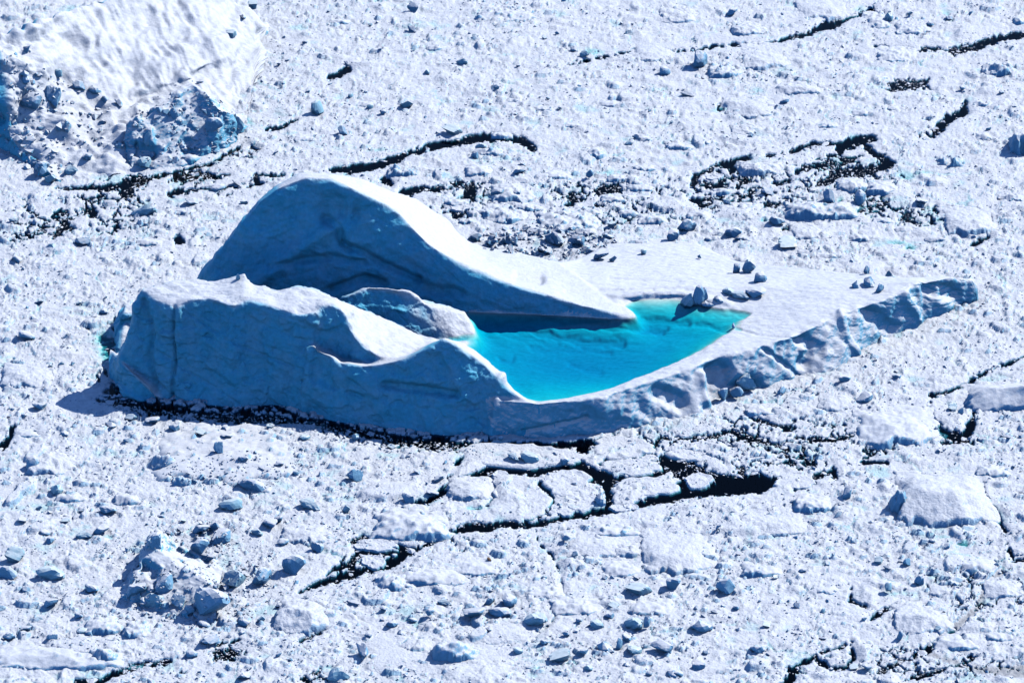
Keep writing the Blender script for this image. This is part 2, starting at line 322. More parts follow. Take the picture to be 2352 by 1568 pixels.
deep += 1.0 * np.exp(-((lx - 1340) / 170) ** 2 - ((ly - 800) / 45) ** 2) * sst(0, 2.5, -sdm)
deep *= 1 - 0.38 * sst(830, 900, ly) * sst(1150, 1250, lx)
HA = np.where(sdm > 0, np.minimum(HA, shore), LAKE_Z - deep)
HA = np.where((lx < 1075), np.minimum(comps[0][1], 7.0), HA)
Hs = [HA, np.where(sdm < -0.5, -5, comps[1][1])] + [c[1] for c in comps[2:]]
owner = np.argmax(np.stack(Hs), axis=0); H = np.max(np.stack(Hs), axis=0)
H0 = H.copy(); H = blur(H, 2)
V = sheet(MX, MY, H, 460)
oy = np.clip(((V[..., 1] - MY[0]) / 0.16).astype(int), 0, len(MY) - 1); own = owner[np.arange(len(MX))[:, None], oy]
qx, qy = Q(V[..., 0], V[..., 1], V[..., 2]); own = np.where((own <= 1) & (qx < 1000), 3, own)
N_ = normals(V); x, y, z = V[..., 0], V[..., 1], V[..., 2]
lakebed = (z < LAKE_Z - 0.02) & (sdist(*Q(x, y, LAKE_Z), LAKE) < 6) & (qx > 1060)
steep = 1 - sst(0.45, 0.85, N_[..., 2])
snow_sun_q = N_[..., 2] + .5 * N_[..., 0] + .10 * fbm3(x / 3, y / 3, z / 3, 3); snowy = blur(sst(.52, .78, snow_sun_q), 1)  # snow by slope, plus white painted on the sun-facing side, blue on the shaded
amp = np.where(lakebed, 0.0, 1.0); amp = blur(amp, 3)
d = np.zeros_like(x)
d += amp * (0.55 * fbm3(x / 7, y / 7, z / 7, 3) * (0.35 + 0.65 * steep) + 0.16 * fbm3(x / 1.8, y / 1.8, z / 1.8, 4) * (0.35 + steep))
# ledges and layering on the cliffs, fluting on the low cliff of the shelf
ang = z * 0.95 + x * 0.33 + fbm3(x / 12, y / 12, z / 12, 2) * 1.6
d += amp * steep * 0.10 * np.abs(n3(ang * 0.9, x * 0.02, y * 0.02) * 2)
hum = blur((own == 2).astype(float), 3)
d += amp * hum * steep * 0.16 * n3(z * 1.3 - x * 0.25 + n3(x / 6, y / 6, z / 6) * 1.5, x * 0.12, y * 0.1)
fl = steep * sst(1250, 1450, qx) * amp
d += fl * (0.20 * fbm3((x - y * .3) / 2.6, y / 9, z / 9, 3) + 1.0 * fbm3(x / 9, y / 9, z / 20, 2))
d += amp * (1 - steep) * blur((own <= 1).astype(float), 2) * (.10 * pn(x / 5 + fbm(x / 7, y / 7, 2, 3), y / 1.8 + x / 14 + fbm(x / 8, y / 8, 2, 5), 7) + .08 * fbm(x / 2, y / 1.1, 3, 8))
top = amp * (1 - steep) * blur(((own == 3) | (own == 4)).astype(float), 2)
d += top * (0.32 * fbm3(x / 3.2, y / 2.2, z / 2.2, 4))
we3, wd3 = worley_edge((x + 1.5 * fbm3(x / 6, y / 6, z / 6, 3)) + y * .2, z * 1.3 + x * .35 + 1.5 * fbm3(x / 5, z / 5, y / 5, 3), 6.5, 7)
we4, wd4 = worley_edge(x + .8 * fbm3(x / 2, y / 2, z / 2, 2), z * 1.4 + y * .5, 2.6, 9)
cf = blur((own >= 3).astype(float), 2)
d += amp * steep * (cf * (.95 * (blur(wd3, 1) - .5) + .38 * (wd4 - .5) - .32 * np.exp(-(we3 / .35) ** 2) * .4) + hum * .55 * (blur(wd3, 2) - .5))
d += fl * (.38 * pn((x - y * .3) / 1.5, z / 14 + y / 30, 3) + .12 * (wd4 - .5))
# traced relief: grooves (negative) and swellings (positive) in metres, soft width
def relief(pts, depth, soft, only=None):
    global d
    D = stroke(qx, qy, pts); f = np.exp(-(np.maximum(D, 0) / soft) ** 2)
    if only is not None: f = f * only
    d = d + depth * f
cl = steep
rd = blur((own >= 3).astype(float), 2)
for pts, dep, sf in [
    ([(400, 705, 2), (394, 760, 2), (398, 830, 2), (392, 930, 2)], -0.9, 4), ([(330, 690, 2), (345, 760, 3), (340, 820, 3), (350, 860, 2), (362, 925, 2)], -1.0, 5),
    ([(312, 770, 1), (400, 838, 1), (500, 895, 1), (560, 935, 1)], -0.28, 2.2), ([(420, 712, 1), (520, 780, 1), (700, 850, 1)], -0.30, 2.2), ([(470, 705, 1), (600, 790, 1), (705, 825, 1)], -0.18, 2),
    ([(304, 850, 1), (360, 880, 1), (400, 915, 1)], -0.3, 3), ([(450, 930, 6), (470, 900, 4)], -0.4, 5),
    ([(885, 885, 6), (960, 893, 9), (1050, 905, 5)], -1.3, 7), ([(800, 900, 2), (830, 912, 4)], -0.6, 4), ([(1149, 868, 2), (1140, 930, 2), (1128, 1005, 2)], 0.9, 9),
    ([(712, 805, 3), (706, 880, 3), (700, 950, 3)], 0.8, 8), ([(730, 890, 8), (770, 940, 8)], 0.6, 14), ([(1200, 990, 1), (1280, 975, 2), (1350, 960, 1)], -0.5, 3.5),
    ([(430, 800, 60), (460, 860, 40)], -0.5, 30), ([(560, 800, 40), (620, 870, 40)], 0.7, 40)]:
    relief(pts, dep, sf)
hb = hum
for pts, dep, sf in [
    ([(745, 505, 6), (775, 520, 8), (788, 560, 6), (800, 575, 4)], -1.5, 8), ([(788, 560, 3), (840, 583, 3), (885, 610, 3), (960, 642, 2)], -1.3, 7),
    ([(620, 612, 2), (690, 598, 5), (760, 592, 5), (840, 605, 3)], -0.9, 7), ([(775, 515, 4), (700, 560, 6), (620, 625, 6), (590, 650, 6)], 1.5, 14),
    ([(770, 480, 34), (800, 490, 30)], -1.2, 18), ([(805, 470, 4), (795, 560, 4)], 0.7, 9), ([(650, 520, 60), (600, 580, 40)], -0.7, 25),
    ([(560, 480, 1), (660, 545, 1), (720, 580, 1)], -0.12, 2), ([(850, 490, 1), (960, 560, 1), (1060, 650, 1)], -0.14, 2), ([(760, 665, 4), (840, 640, 8), (880, 650, 4)], -1.2, 8),
    ([(960, 655, 8), (1010, 668, 10), (1060, 670, 4)], -0.8, 9), ([(1190, 634, 6), (1240, 640, 8)], -0.9, 8), ([(1100, 650, 20), (1000, 610, 20)], 0.5, 25)]:
    relief(pts, dep, sf, hb)
for pts, dep, sf in [
    ([(1650, 850, 30), (1660, 905, 40), (1720, 900, 40)], -2.2, 16), ([(1618, 860, 6), (1625, 920, 6)], 1.2, 10), ([(1510, 900, 16), (1560, 920, 22)], -1.2, 12),
    ([(1755, 800, 2), (1820, 850, 3), (1850, 880, 2)], -0.7, 5), ([(1840, 775, 10), (1880, 800, 14), (1850, 830, 10)], -1.2, 10), ([(1930, 720, 3), (1945, 780, 4), (1975, 830, 3)], 1.0, 7),
    ([(1990, 715, 10), (2040, 750, 20)], -0.9, 12), ([(2130, 660, 14), (2180, 670, 20)], -1.3, 10), ([(2075, 680, 4), (2105, 730, 4)], 0.9, 8), ([(1430, 940, 10), (1480, 975, 12)], 0.7, 14), ([(1350, 950, 10), (1400, 985, 10)], -0.5, 12)]:
    relief(pts, dep, sf, blur((own == 0).astype(float), 2) * amp)
for pts in [[(1300, 668, 2), (1500, 664, 1)], [(1690, 752, 2), (1740, 768, 1), (1830, 775, 1)], [(1400, 640, 1), (1560, 646, 1)]]:
    relief(pts, -0.22, 2.5, amp)
lb = blur(lakebed.astype(float), 1)
for pts, dep in [
    ([(1100, 752, 3), (1190, 755, 4), (1260, 766, 6), (1300, 780, 7), (1360, 787, 7), (1430, 790, 4)], -2.4), ([(1120, 742, 2), (1260, 742, 5), (1380, 748, 5), (1520, 762, 2)], -2.2),
    ([(1220, 800, 2), (1280, 804, 4), (1340, 800, 3), (1400, 812, 3)], -1.4), ([(1460, 735, 3), (1540, 742, 4), (1580, 738, 2)], -2.0), ([(1620, 712, 3), (1680, 718, 4), (1740, 722, 2)], -1.4),
    ([(1400, 732, 5), (1460, 750, 6), (1530, 756, 2)], -2.0), ([(1150, 826, 3), (1175, 826, 3)], -1.6), ([(1310, 840, 2), (1380, 852, 3)], -1.0), ([(1600, 742, 2), (1660, 756, 3), (1690, 765, 2)], -1.6), ([(1150, 765, 2), (1200, 775, 3), (1280, 790, 2)], -1.2)]:
    wig = fbm(qx / 40, qy / 40, 3, 3) * 7
    Dd = stroke(qx, qy + wig, pts); z = z + dep * .20 * np.exp(-(np.maximum(Dd, 0) / 6.5) ** 2) * lb
z = z - lb * 0.16 * (np.abs(fbm(x / 9 + y / 30, y / 3.2, 4, 9)))
V[..., 2] = z
V += N_ * d[..., None]
N2 = normals(V)
keepv = V[..., 2] > -2.2
F = grid_faces(len(MX), 460); fown = own.ravel()[F[:, 0]]; lk = lakebed.ravel()[F[:, 0]]
Vf = V.reshape(-1, 3); ok = (Vf[F, 2].max(axis=1) > -2.4)
berg = tag(empty('iceberg', (0, 0, 0)), 'huge blue and white iceberg with a rounded hump holding a turquoise meltwater lake', 'iceberg')
def part(name, mask, mat, smooth=True):
    f = F[mask & ok]; idx, inv = np.unique(f, return_inverse=True)
    o = mk(name, Vf[idx], inv.reshape(-1, 4), mat, berg, smooth, {'melt': np.zeros(len(idx)), 'dirt': np.zeros(len(idx)), 'snowy': snowy.ravel()[idx]})
    o.data.normals_split_custom_set_from_vertices(N2.reshape(-1, 3)[idx].tolist())
    return o
M_BED_ICE = ice_mat('lake_bed_ice', 0.2, 0.6, ice=(0.55, 0.66, 0.72, 1), snow=(0.66, 0.72, 0.74, 1), bump=0.25, bscale=0.9, streak=(0.4, 1.2, 1))
part('ice_shelf', (fown <= 1) & ~lk, M_SHELF); part('lake_bed', (fown <= 1) & lk, M_BED_ICE)
part('ice_hump', fown == 2, M_CLIFF); part('ice_cliff', (fown >= 3) , M_CLIFF)
# meltwater: a closed body of water whose sides lie inside the ice
lw = [(1030, 772), (1040, 793), (1085, 812), (1135, 862), (1168, 896), (1200, 920), (1236, 927), (1300, 919), (1400, 899), (1500, 862), (1600, 820), (1680, 775), (1745, 730), (1745, 712), (1640, 692), (1560, 678), (1500, 674), (1440, 680), (1380, 690), (1200, 708), (1050, 708)]
px_, py_ = P([p[0] for p in lw], [p[1] for p in lw], LAKE_Z)
n = len(lw); bm = bmesh.new()
tv = [bm.verts.new((px_[i], py_[i], LAKE_Z)) for i in range(n)]; bv = [bm.verts.new((px_[i], py_[i], -1.0)) for i in range(n)]
bm.faces.new(tv); bm.faces.new(bv[::-1])
for i in range(n): bm.faces.new((tv[i], bv[i], bv[(i + 1) % n], tv[(i + 1) % n]))
bmesh.ops.recalc_face_normals(bm, faces=bm.faces)
me = bpy.data.meshes.new('lake_water'); bm.to_mesh(me); bm.free(); me.materials.append(M_LAKE)
o = bpy.data.objects.new('lake_water', me); COL.objects.link(o); o['kind'] = 'structure'
def berg_z(X, Y, zg):      # ground point on the main berg seen at X, Y
    for _ in range(6):
        x_, y_ = P(X, Y, zg); i = int(round((float(x_) - MX[0]) / (MX[1] - MX[0]))); j = int(round((float(y_) - MY[0]) / 0.16))
        if not (0 <= i < len(MX) and 0 <= j < len(MY)): return None
        zg = 0.5 * zg + 0.5 * float(H[i, j])
    return float(x_), float(y_), zg
print('main berg', time.time() - T00)

# ================================================================== PACK ICE
LEADS_AND_SHADE = [
 [(225,922,4),(300,930,7),(400,944,8),(520,959,9),(700,970,9),(850,996,11),(960,1017,11),(1080,1023,7)],  # dark water strip added along the foot to stand in for cast shadow
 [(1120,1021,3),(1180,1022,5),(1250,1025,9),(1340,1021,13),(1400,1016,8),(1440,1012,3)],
 [(757,392,3),(806,392,12),(855,383,14),(896,371,10),(948,352,5),(986,339,9),(1042,330,10),(1080,321,12),(1128,317,9),(1170,319,7),(1203,326,7),(1222,343,8)],
 [(925,443,8),(940,442,12),(956,437,7),(1005,435,4)],[(880,414,7),(898,424,7)],[(1083,427,8),(1080,450,14),(1065,465,10),(1038,487,4)],[(1318,455,10),(1326,453,8)],[(1378,440,14),(1417,433,11)],[(757,178,7),(780,172,9),(798,161,8)],
 [(130,436,2),(242,432,8),(277,427,10),(315,417,20),(332,414,8)],[(290,425,20),(292,440,20),(284,447,8)],[(332,414,3),(480,379,3),(537,347,3),(554,336,3)],[(612,300,3),(656,289,3),(680,277,2)],[(405,408,12),(437,402,8),(455,400,7),(496,408,3),(534,404,2)],
 [(588,404,5),(589,420,5)],[(588,404,3),(671,400,3)],[(388,449,6),(417,440,7)],[(200,486,6),(213,492,10)],[(150,510,7),(153,522,8),(128,540,7),(122,548,3)],[(408,550,10),(414,556,9)],[(153,510,2),(205,488,2)],[(417,440,2),(540,430,2),(600,425,2)],
 [(686,1362,1),(708,1351,4),(750,1336,8),(798,1321,12),(836,1310,12),(866,1304,10),(896,1295,14),(922,1280,16),(933,1272,10),(956,1265,4),(993,1242,8),(1023,1231,8),(1053,1220,9),(1080,1211,11),(1117,1211,11),(1155,1205,8),(1192,1207,6),(1230,1205,5),(1271,1197,5),(1308,1186,9),(1361,1179,10),(1398,1173,10),(1455,1167,7),(1492,1152,11),(1530,1143,20),(1592,1133,16),(1639,1124,20),(1695,1114,34),(1742,1112,34),(1775,1108,14),(1789,1100,5)],
 [(956,1156,5),(986,1152,5),(1012,1134,8),(1035,1119,12),(1068,1107,12),(1110,1089,13),(1136,1077,12),(1185,1079,12),(1230,1085,9),(1271,1079,8),(1305,1077,8),(1331,1074,20),(1353,1092,24),(1387,1098,26),(1397,1119,12),(1398,1152,8),(1400,1172,12)],
 [(1398,1104,8),(1455,1098,4),(1503,1089,9),(1541,1070,22),(1550,1081,14),(1578,1092,18),(1648,1098,12),(1690,1102,10)],[(1531,1056,18),(1578,1070,24),(1611,1086,12),(1587,1104,10),(1560,1120,12)],[(1704,1077,6),(1700,1090,9)],
 [(1470,1035,7),(1498,1030,7),(1517,1006,2),(1573,1009,3),(1625,1006,4),(1676,992,4),(1695,1002,7),(1732,1011,7),(1770,1018,5),(1808,1032,6)],[(1826,1006,2),(1882,1011,3),(1929,1009,4),(1957,1002,4)],[(1723,960,2),(1761,974,4),(1798,983,3)],
 [(1873,1095,5),(1915,1081,8),(1920,1102,5)],[(1868,1114,3),(1826,1126,3)],[(1331,1047,6),(1346,1030,12),(1323,1025,8),(1248,1023,6),(1218,1018,5)],[(1346,1025,6),(1380,1017,5)],[(1380,1066,5),(1417,1055,6),(1455,1046,4),(1492,1036,4)],
 [(1046,1070,4),(1057,1055,5),(1080,1051,3)],[(1241,1115,5),(1267,1130,8),(1260,1156,10),(1241,1167,7),(1248,1179,5),(1211,1197,5)],[(1241,1111,4),(1301,1126,3),(1335,1152,3),(1361,1167,3)],[(1126,1105,5),(1128,1125,6),(1132,1145,3),(1117,1164,2)],
 [(832,1235,4),(810,1242,7),(825,1272,10),(810,1291,9),(761,1312,4),(735,1340,4)],[(825,1268,7),(847,1269,7),(911,1269,5),(933,1270,8)],[(832,1235,2),(873,1242,3),(896,1254,4),(926,1261,5),(956,1264,4)],[(800,1290,4),(850,1300,3)],
 [(2140,908,5),(2173,903,4),(2201,889,4),(2229,882,5),(2239,868,5),(2267,856,3),(2318,835,3),(2352,820,2)],[(2136,927,2),(2140,964,4),(2159,983,6),(2173,1000,13),(2215,1004,10),(2229,983,16),(2236,960,4)],[(2220,1014,5),(2164,1020,3)],[(2236,903,2),(2236,969,3)],
 [(2253,1114,4),(2262,1152,6),(2286,1184,6),(2309,1222,4)],[(2314,1255,2),(2328,1288,4),(2350,1288,3)],[(1981,1063,4),(2037,1063,4)],[(2098,1508,3),(2126,1494,7),(2159,1475,10),(2185,1450,9)],[(2018,1546,3),(2079,1513,2)],[(2000,1424,4),(2032,1402,4),(2054,1391,2)],
 [(1953,1480,3),(1960,1513,4),(1948,1531,3),(1920,1538,4),(1882,1522,4),(1873,1506,6),(1840,1524,6),(1821,1536,8),(1817,1560,14),(1800,1580,14)],[(1878,1503,1.5),(1953,1480,1.5)],[(1955,1353,1.5),(1953,1381,2),(1986,1395,2)],[(2080,1564,4),(2126,1550,5),(2164,1541,3)],
 [(1631,109,2),(1680,105,2),(1747,105,2),(1781,99,3),(1819,86,4),(1860,79,5),(1894,62,11),(1920,58,8),(1946,45,6),(1972,34,4),(2025,32,2)],[(1976,28,3),(2002,24,4)],[(1300,150,1.5),(1390,132,1.5),(1470,116,1.5),(1545,122,2),(1631,112,1.5)],
 [(2006,109,3),(2044,111,2),(2104,120,2),(2134,112,3),(2175,118,2),(2205,116,6),(2239,109,10),(2265,99,10),(2295,90,8),(2332,84,9),(2362,80,6)],[(2051,206,7),(2070,197,14),(2104,197,10),(2130,186,3)],[(2141,315,4),(2160,292,12),(2179,274,13),(2194,268,8),(2212,259,11),(2216,236,3)],[(1654,251,8),(1665,244,4)],
 [(1819,349,4),(1845,339,6),(1875,332,4),(1920,330,3),(1935,336,16),(1961,328,16),(1995,321,11),(2010,321,5)],[(1935,332,10),(1930,345,12)],[(1988,338,6),(2006,352,5),(2032,371,12),(2044,379,11),(1995,392,11),(1957,394,10),(1920,405,13),(1901,416,12),(1882,424,7)],[(1830,397,4),(1856,384,7),(1894,379,4)],
 [(1646,379,4),(1680,379,13),(1695,373,9),(1721,364,4)],[(1680,379,6),(1684,390,8)],[(1646,382,2),(1624,394,5),(1597,405,6),(1590,424,5),(1609,427,4),(1650,427,5),(1661,412,4),(1650,395,2)],[(1695,397,3),(1710,412,4),(1695,431,3)],[(1762,360,2),(1796,354,3)],[(1586,461,3),(1612,469,12),(1627,465,8)],
 [(1747,474,5),(1796,471,4)],[(1800,529,5),(1830,521,6),(1864,517,3)],[(1777,424,4),(1815,416,4)],[(2145,480,3),(2156,487,5),(2212,487,4)],[(2235,562,4),(2269,547,2)],
 [(4,1029,12),(15,1014,9),(26,1000,5),(30,985,5)],[(169,1567,5),(232,1565,5),(259,1548,7),(285,1542,7),(319,1527,4),(356,1524,6),(390,1520,4)],[(495,1516,4),(525,1505,7),(551,1494,3)],[(499,1481,3),(547,1471,2)],[(690,1475,2),(750,1445,2)],[(697,1557,6),(710,1566,6)],[(735,1539,5),(720,1550,4)],
 [(1230,1220,-2),(1237,1250,-1.5),(1267,1276,-2.5),(1286,1317,-1),(1290,1359,0),(1290,1389,-1),(1267,1430,-2.5),(1222,1471,-3)]]
BRASH = [  # wet speckled brash: x, y, rx, ry
 (1020,490,60,24),(1370,490,110,34),(1060,440,60,20),(1730,440,120,40),(1640,415,60,26),(1950,385,80,36),(2130,490,70,14),(1100,1100,60,16),(830,1270,45,30),(1250,1170,30,24),(1620,1070,110,30),(1740,1020,120,30),(1830,1060,60,24),(1040,1255,80,14),
 (2240,1380,45,50),(2290,1330,30,16),(2100,1505,70,18),(270,760,26,24),(120,520,70,24),(240,465,80,16),(430,410,60,14),(560,350,30,14),(2080,200,50,16),(2180,120,60,16),(2130,300,30,20),(1850,1525,40,20),(720,1550,40,16),(520,1500,50,14),(2200,1010,50,14),(2010,1030,60,14),(1330,455,30,14),(340,1540,70,14)]
MELT = [(248,800,26,48,1.0),(240,780,30,20,.9),(262,850,14,24,.9),(1095,455,60,8,.5),(1930,470,10,14,1.),(1925,482,18,6,.9),(2130,488,20,6,.5),(1660,255,40,6,.5),(1740,215,20,14,.5),(1800,170,16,10,.6),(2000,205,50,8,.4),(1590,15,26,8,.5),(2060,560,50,6,.7),(2090,572,18,10,.8),(1755,510,12,7,.8),(1320,570,60,5,.5),(1360,122,30,8,.7),(1165,128,20,8,.4),
 (1245,1270,8,40,.35),(1240,1500,20,40,.4),(1230,1540,20,20,.5),(2210,1250,26,8,.9),(2150,1236,60,4,.6),(1720,1210,12,30,.45),(1720,1260,10,40,.35),(1680,1190,8,14,.5),(1560,1240,40,6,.6),(1490,1262,8,8,.8),(2060,1365,50,5,.5),(1990,900,40,5,.3),(1830,930,20,5,.5),(1540,985,60,6,.5),(1620,970,60,4,.5),(1460,1008,60,4,.4),(1090,1170,40,5,.7),(1010,1155,40,4,.5),
 (740,1048,40,6,.5),(700,1060,30,8,.4),(160,1105,16,8,.4),(545,1250,14,40,.25),(760,1140,18,6,.5),(720,1220,14,6,.5),(570,285,16,14,.6),(600,235,20,6,.3),(500,215,10,30,.3),(870,345,60,6,.5),(1240,430,40,6,.6),(1400,400,40,8,.6),(1590,560,90,8,.3),(1470,545,60,12,.3),(560,1010,60,6,.3),(640,1470,20,20,.25),(20,90,40,5,.5),(80,35,40,5,.4),(1290,350,20,10,.3),(930,20,40,20,.25),(950,65,30,6,.5)]
PX = np.linspace(-150, 2502, 1030); PY = np.linspace(1662, -100, 730)
gX, gY = np.meshgrid(PX, PY, indexing='ij'); wx, wy = P(gX, gY, 0)
lead = np.full(gX.shape, 30.0)
# raggedness of the edges
rag = fbm(wx / 4, wy / 4, 2, 21) * 1.8 + fbm(wx / 1.1, wy / 1.1, 3, 22) * 1.8
for L in LEADS_AND_SHADE:
    L = [(p[0], p[1], p[2] * 1.2 + 3.5 * float(sst(3, 8, p[2])) - .9 * float(sst(3, 2, p[2]))) for p in L]; a = np.array(L); i0, i1 = np.searchsorted(PX, a[:, 0].min() - 34), np.searchsorted(PX, a[:, 0].max() + 34)
    j0, j1 = np.searchsorted(-PY, -(a[:, 1].max() + 34)), np.searchsorted(-PY, -(a[:, 1].min() - 34))
    s_ = (slice(max(i0, 0), i1), slice(max(j0, 0), j1)); lead[s_] = np.minimum(lead[s_], stroke(gX[s_], gY[s_], L))
weq, widq = worley_edge(wx + .35 * fbm(wx, wy, 2, 61), wy + .35 * fbm(wx, wy, 2, 62), 1.25, 11); rough_d = lead - 1.1 + (widq - .5) * 7 * sst(16, 5, lead) + .55 * rag * np.clip(1 - lead / 14, 0, 1)
melt = np.zeros(gX.shape); wet_shade = np.zeros(gX.shape)
for (a, b, c, e, k) in MELT: melt = np.maximum(melt, k * np.exp(-(((gX - a) / c) ** 2 + ((gY - b) / e) ** 2)))
for (a, b, c, e) in BRASH: wet_shade = np.maximum(wet_shade, np.exp(-(((gX - a) / c) ** 2 + ((gY - b) / e) ** 2) ** 1.5))
fdist = stroke(gX, gY, [(p[0], p[1] + 5, 0) for p in foot if p[0] < 1200]); wet_shade *= .05 + .95 * sst(-.15, .35, fbm(wx / 7, wy / 7, 3, 33))
wet_shade = np.maximum(wet_shade, .85 * np.exp(-(fdist / 22) ** 4))  # foot strip: low brash over dark water, added to deepen the berg's shadow
thin = sst(-.25, .3, fbm(wx / 9, wy / 9, 3, 35))
for (a, b, c, e) in [(1480, 465, 340, 60), (1900, 440, 220, 70), (2150, 500, 160, 36), (150, 510, 220, 56), (430, 425, 220, 30), (1720, 1020, 330, 60), (2240, 1350, 130, 60), (1080, 470, 120, 40), (2120, 1520, 260, 40), (250, 800, 60, 90)]:
    wet_shade = np.maximum(wet_shade, .34 * thin * np.exp(-(((gX - a) / c) ** 2 + ((gY - b) / e) ** 2) ** 2))
calm = sst(-0.25, 0.45, fbm(wx / 22, wy / 22, 3, 31))          # smoother snowed-over plates
dens = 0.35 + 0.6 * (1 - calm)
we, wid = worley_edge(wx + fbm(wx / 5, wy / 5, 3, 41) * 2.5, wy + fbm(wx / 5, wy / 5, 3, 43) * 2.5, 17, 1)
we2, wid2 = worley_edge(wx + fbm(wx / 2, wy / 2, 3, 44) * .8, wy + fbm(wx / 2, wy / 2, 3, 46) * .8, 3.4, 3)
hp = 0.42 + 0.28 * fbm(wx / 16, wy / 16, 3, 51) + (wid - .5) * .3
hp += 0.28 * np.maximum(fbm(wx / 5, wy / 5, 4, 53), -0.25) + 0.10 * fbm(wx / 1.5, wy / 1.5, 3, 54)
hp += (0.3 + 0.7 * (1 - calm)) * (lumps(wx, wy * .8, 7, .34, 2.2, 1) * .36) + (.5 + .5 * calm) * lumps(wx * .7, wy, 13, .30, 2.5, 8) * .16
hp += (0.35 + 0.65 * (1 - calm)) * (lumps(wx * .62, wy, 3.4, .42, 3.2, 2) * .50 + lumps(wx * .68, wy, 1.9, .48, 3.0, 3) * .62)
hp += (0.25 + 0.75 * (1 - calm)) * (lumps(wx * .75, wy, 1.05, .5, 3, 4) * .75)
# elongated drifts with a steep near side
rr = pn(wx / 9, wy / 4.5, 61) ; hp += 0.9 * np.clip(rr - .28, 0, 1) * (.4 + .6 * calm)
# seams between plates
we5, wid5 = worley_edge(wx + fbm(wx / 3, wy / 3, 3, 47) * 1.6, wy + fbm(wx / 3, wy / 3, 3, 48) * 1.6, 7.5, 5)
hp += (wid5 - .5) * .22 + .30 * np.exp(-((we5 - .7) / .6) ** 2) * sst(-.1, .4, fbm(wx / 4, wy / 4, 3, 49)) - .30 * np.exp(-(we5 / .3) ** 2) * sst(-.1, .3, fbm(wx / 9, wy / 9, 2, 50))
hp -= 0.5 * np.exp(-(we / 0.22) ** 2) * (0.3 + 0.7 * sst(0, .3, fbm(wx / 12, wy / 12, 2, 63)))
hp -= wet_shade * (0.40 + 5.0 * np.exp(-(we2 / 0.22) ** 2) + 0.5 * fbm(wx / 1.3, wy / 1.3, 3, 66))
hp -= melt * 0.25 * calm
hp = np.where(melt > .55, np.minimum(hp, .35 - .55 * sst(.5, .85, melt + .25 * fbm(wx / 1.5, wy / 1.5, 4, 79))), hp)
hp = np.maximum(hp, np.where((wet_shade > 0.1) | (melt > .5), -2, 0.1))
t_ = sst(-1.6, 1.0, rough_d)
hp = np.minimum(hp, .18 + np.clip(rough_d, 0, 60) * .04 + .15 * np.maximum(fbm(wx, wy, 2, 88), 0))
hl = np.where(rough_d > 1, hp, t_ * hp - (1 - t_) * 2.2)
hl = np.where(rough_d < -1.2, -2.2 + (rough_d + 1.2) * 2.5, hl)
# slushy shelf along some lead edges
hl = np.where((wet_shade > .12) & (melt < .5) & (hl < .06), np.maximum(.06 + (hl - .06) * 6, -9), hl)
hz = np.clip(hl, -9, None)
melt2 = np.clip(melt * sst(-.25, .35, fbm(wx / 2.2, wy / 2.2, 4, 71) + melt - .25) * 1.1, 0, 1)
seam = np.exp(-(we / 0.4) ** 2) * sst(.15, .5, fbm(wx / 14, wy / 14, 2, 73)) * .55
melt2 = np.maximum(melt2, seam); melt2 = np.maximum(melt2, .35 * sst(.35, .8, fbm(wx / 8, wy / 8, 5, 75)) * sst(.75, .3, hp))
low = sst(0.75, 0.35, hz); melt2 *= (.35 + .65 * low)
dirt = wet_shade * 0.35 * sst(.1, .6, fbm(wx / 1.2, wy / 1.2, 4, 77))
for L in ([(2185,1450,16),(2243,1400,15),(2262,1353,14),(2300,1316,14)], [(2120,1500,10),(2250,1540,14),(2352,1545,30)]):
    D = stroke(gX, gY, L); k = sst(4, -6, D + rag * 2); dirt = np.maximum(dirt, k * .55); hz = np.where(k > .1, np.minimum(hz, .25 + .2 * fbm(wx, wy, 2)), hz)
hid = in_poly(gX, gY, [(340, 900), (700, 930), (1000, 985), (1240, 990), (1560, 950), (1800, 860), (2000, 790), (2180, 690), (2000, 680), (1290, 700), (1000, 640), (600, 640), (400, 700), (330, 800)])
kc = ~(hid[:-1, :-1] & hid[1:, 1:])
# far skirt: the pack goes on, coarser, to the horizon
nxp, nyp = gX.shape
VP = np.stack([wx, wy, hz], -1).reshape(-1, 3); FP = grid_faces(nxp, nyp, kc)
ii = np.arange(nxp); jj = np.arange(nyp)
loop = np.concatenate([ii * nyp, (nxp - 1) * nyp + jj[1:], ii[::-1][1:] * nyp + nyp - 1, jj[::-1][1:-1]])[::6]
lc = VP[loop]; ctr = lc.mean(axis=0); rings = []; fr = []
base_i = len(VP); prev = loop; k = len(loop)
for r in range(22):
    s_ = 1.0 + 0.03 * (1.42 ** (r + 1)); q = ctr + (lc - ctr) * s_
    q[:, 2] = np.clip(0.5 + 0.4 * fbm(q[:, 0] / 16, q[:, 1] / 16, 3, 51) + lumps(q[:, 0], q[:, 1], 7, .34, 1.3, 1), .15, 3)
    rings.append(q); cur = base_i + r * k + np.arange(k)
    fr.append(np.stack([prev, np.roll(prev, -1), np.roll(cur, -1), cur], -1)); prev = cur
nA = len(VP); VP = np.concatenate([VP] + rings); FP = np.concatenate([FP, np.concatenate(fr)])
pad = lambda a: np.concatenate([a.ravel(), np.zeros(len(VP) - nA)])
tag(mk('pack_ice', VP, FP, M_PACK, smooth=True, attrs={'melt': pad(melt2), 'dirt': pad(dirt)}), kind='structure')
def pz(X, Y):
    i = np.clip(np.round((np.asarray(X) - PX[0]) / (PX[1] - PX[0])).astype(int), 0, nxp - 1); j = np.clip(np.round((np.asarray(Y) - PY[0]) / (PY[1] - PY[0])).astype(int), 0, nyp - 1)
    return hz[i, j], rough_d[i, j], wet_shade[i, j], calm[i, j]
print('pack', time.time() - T00)
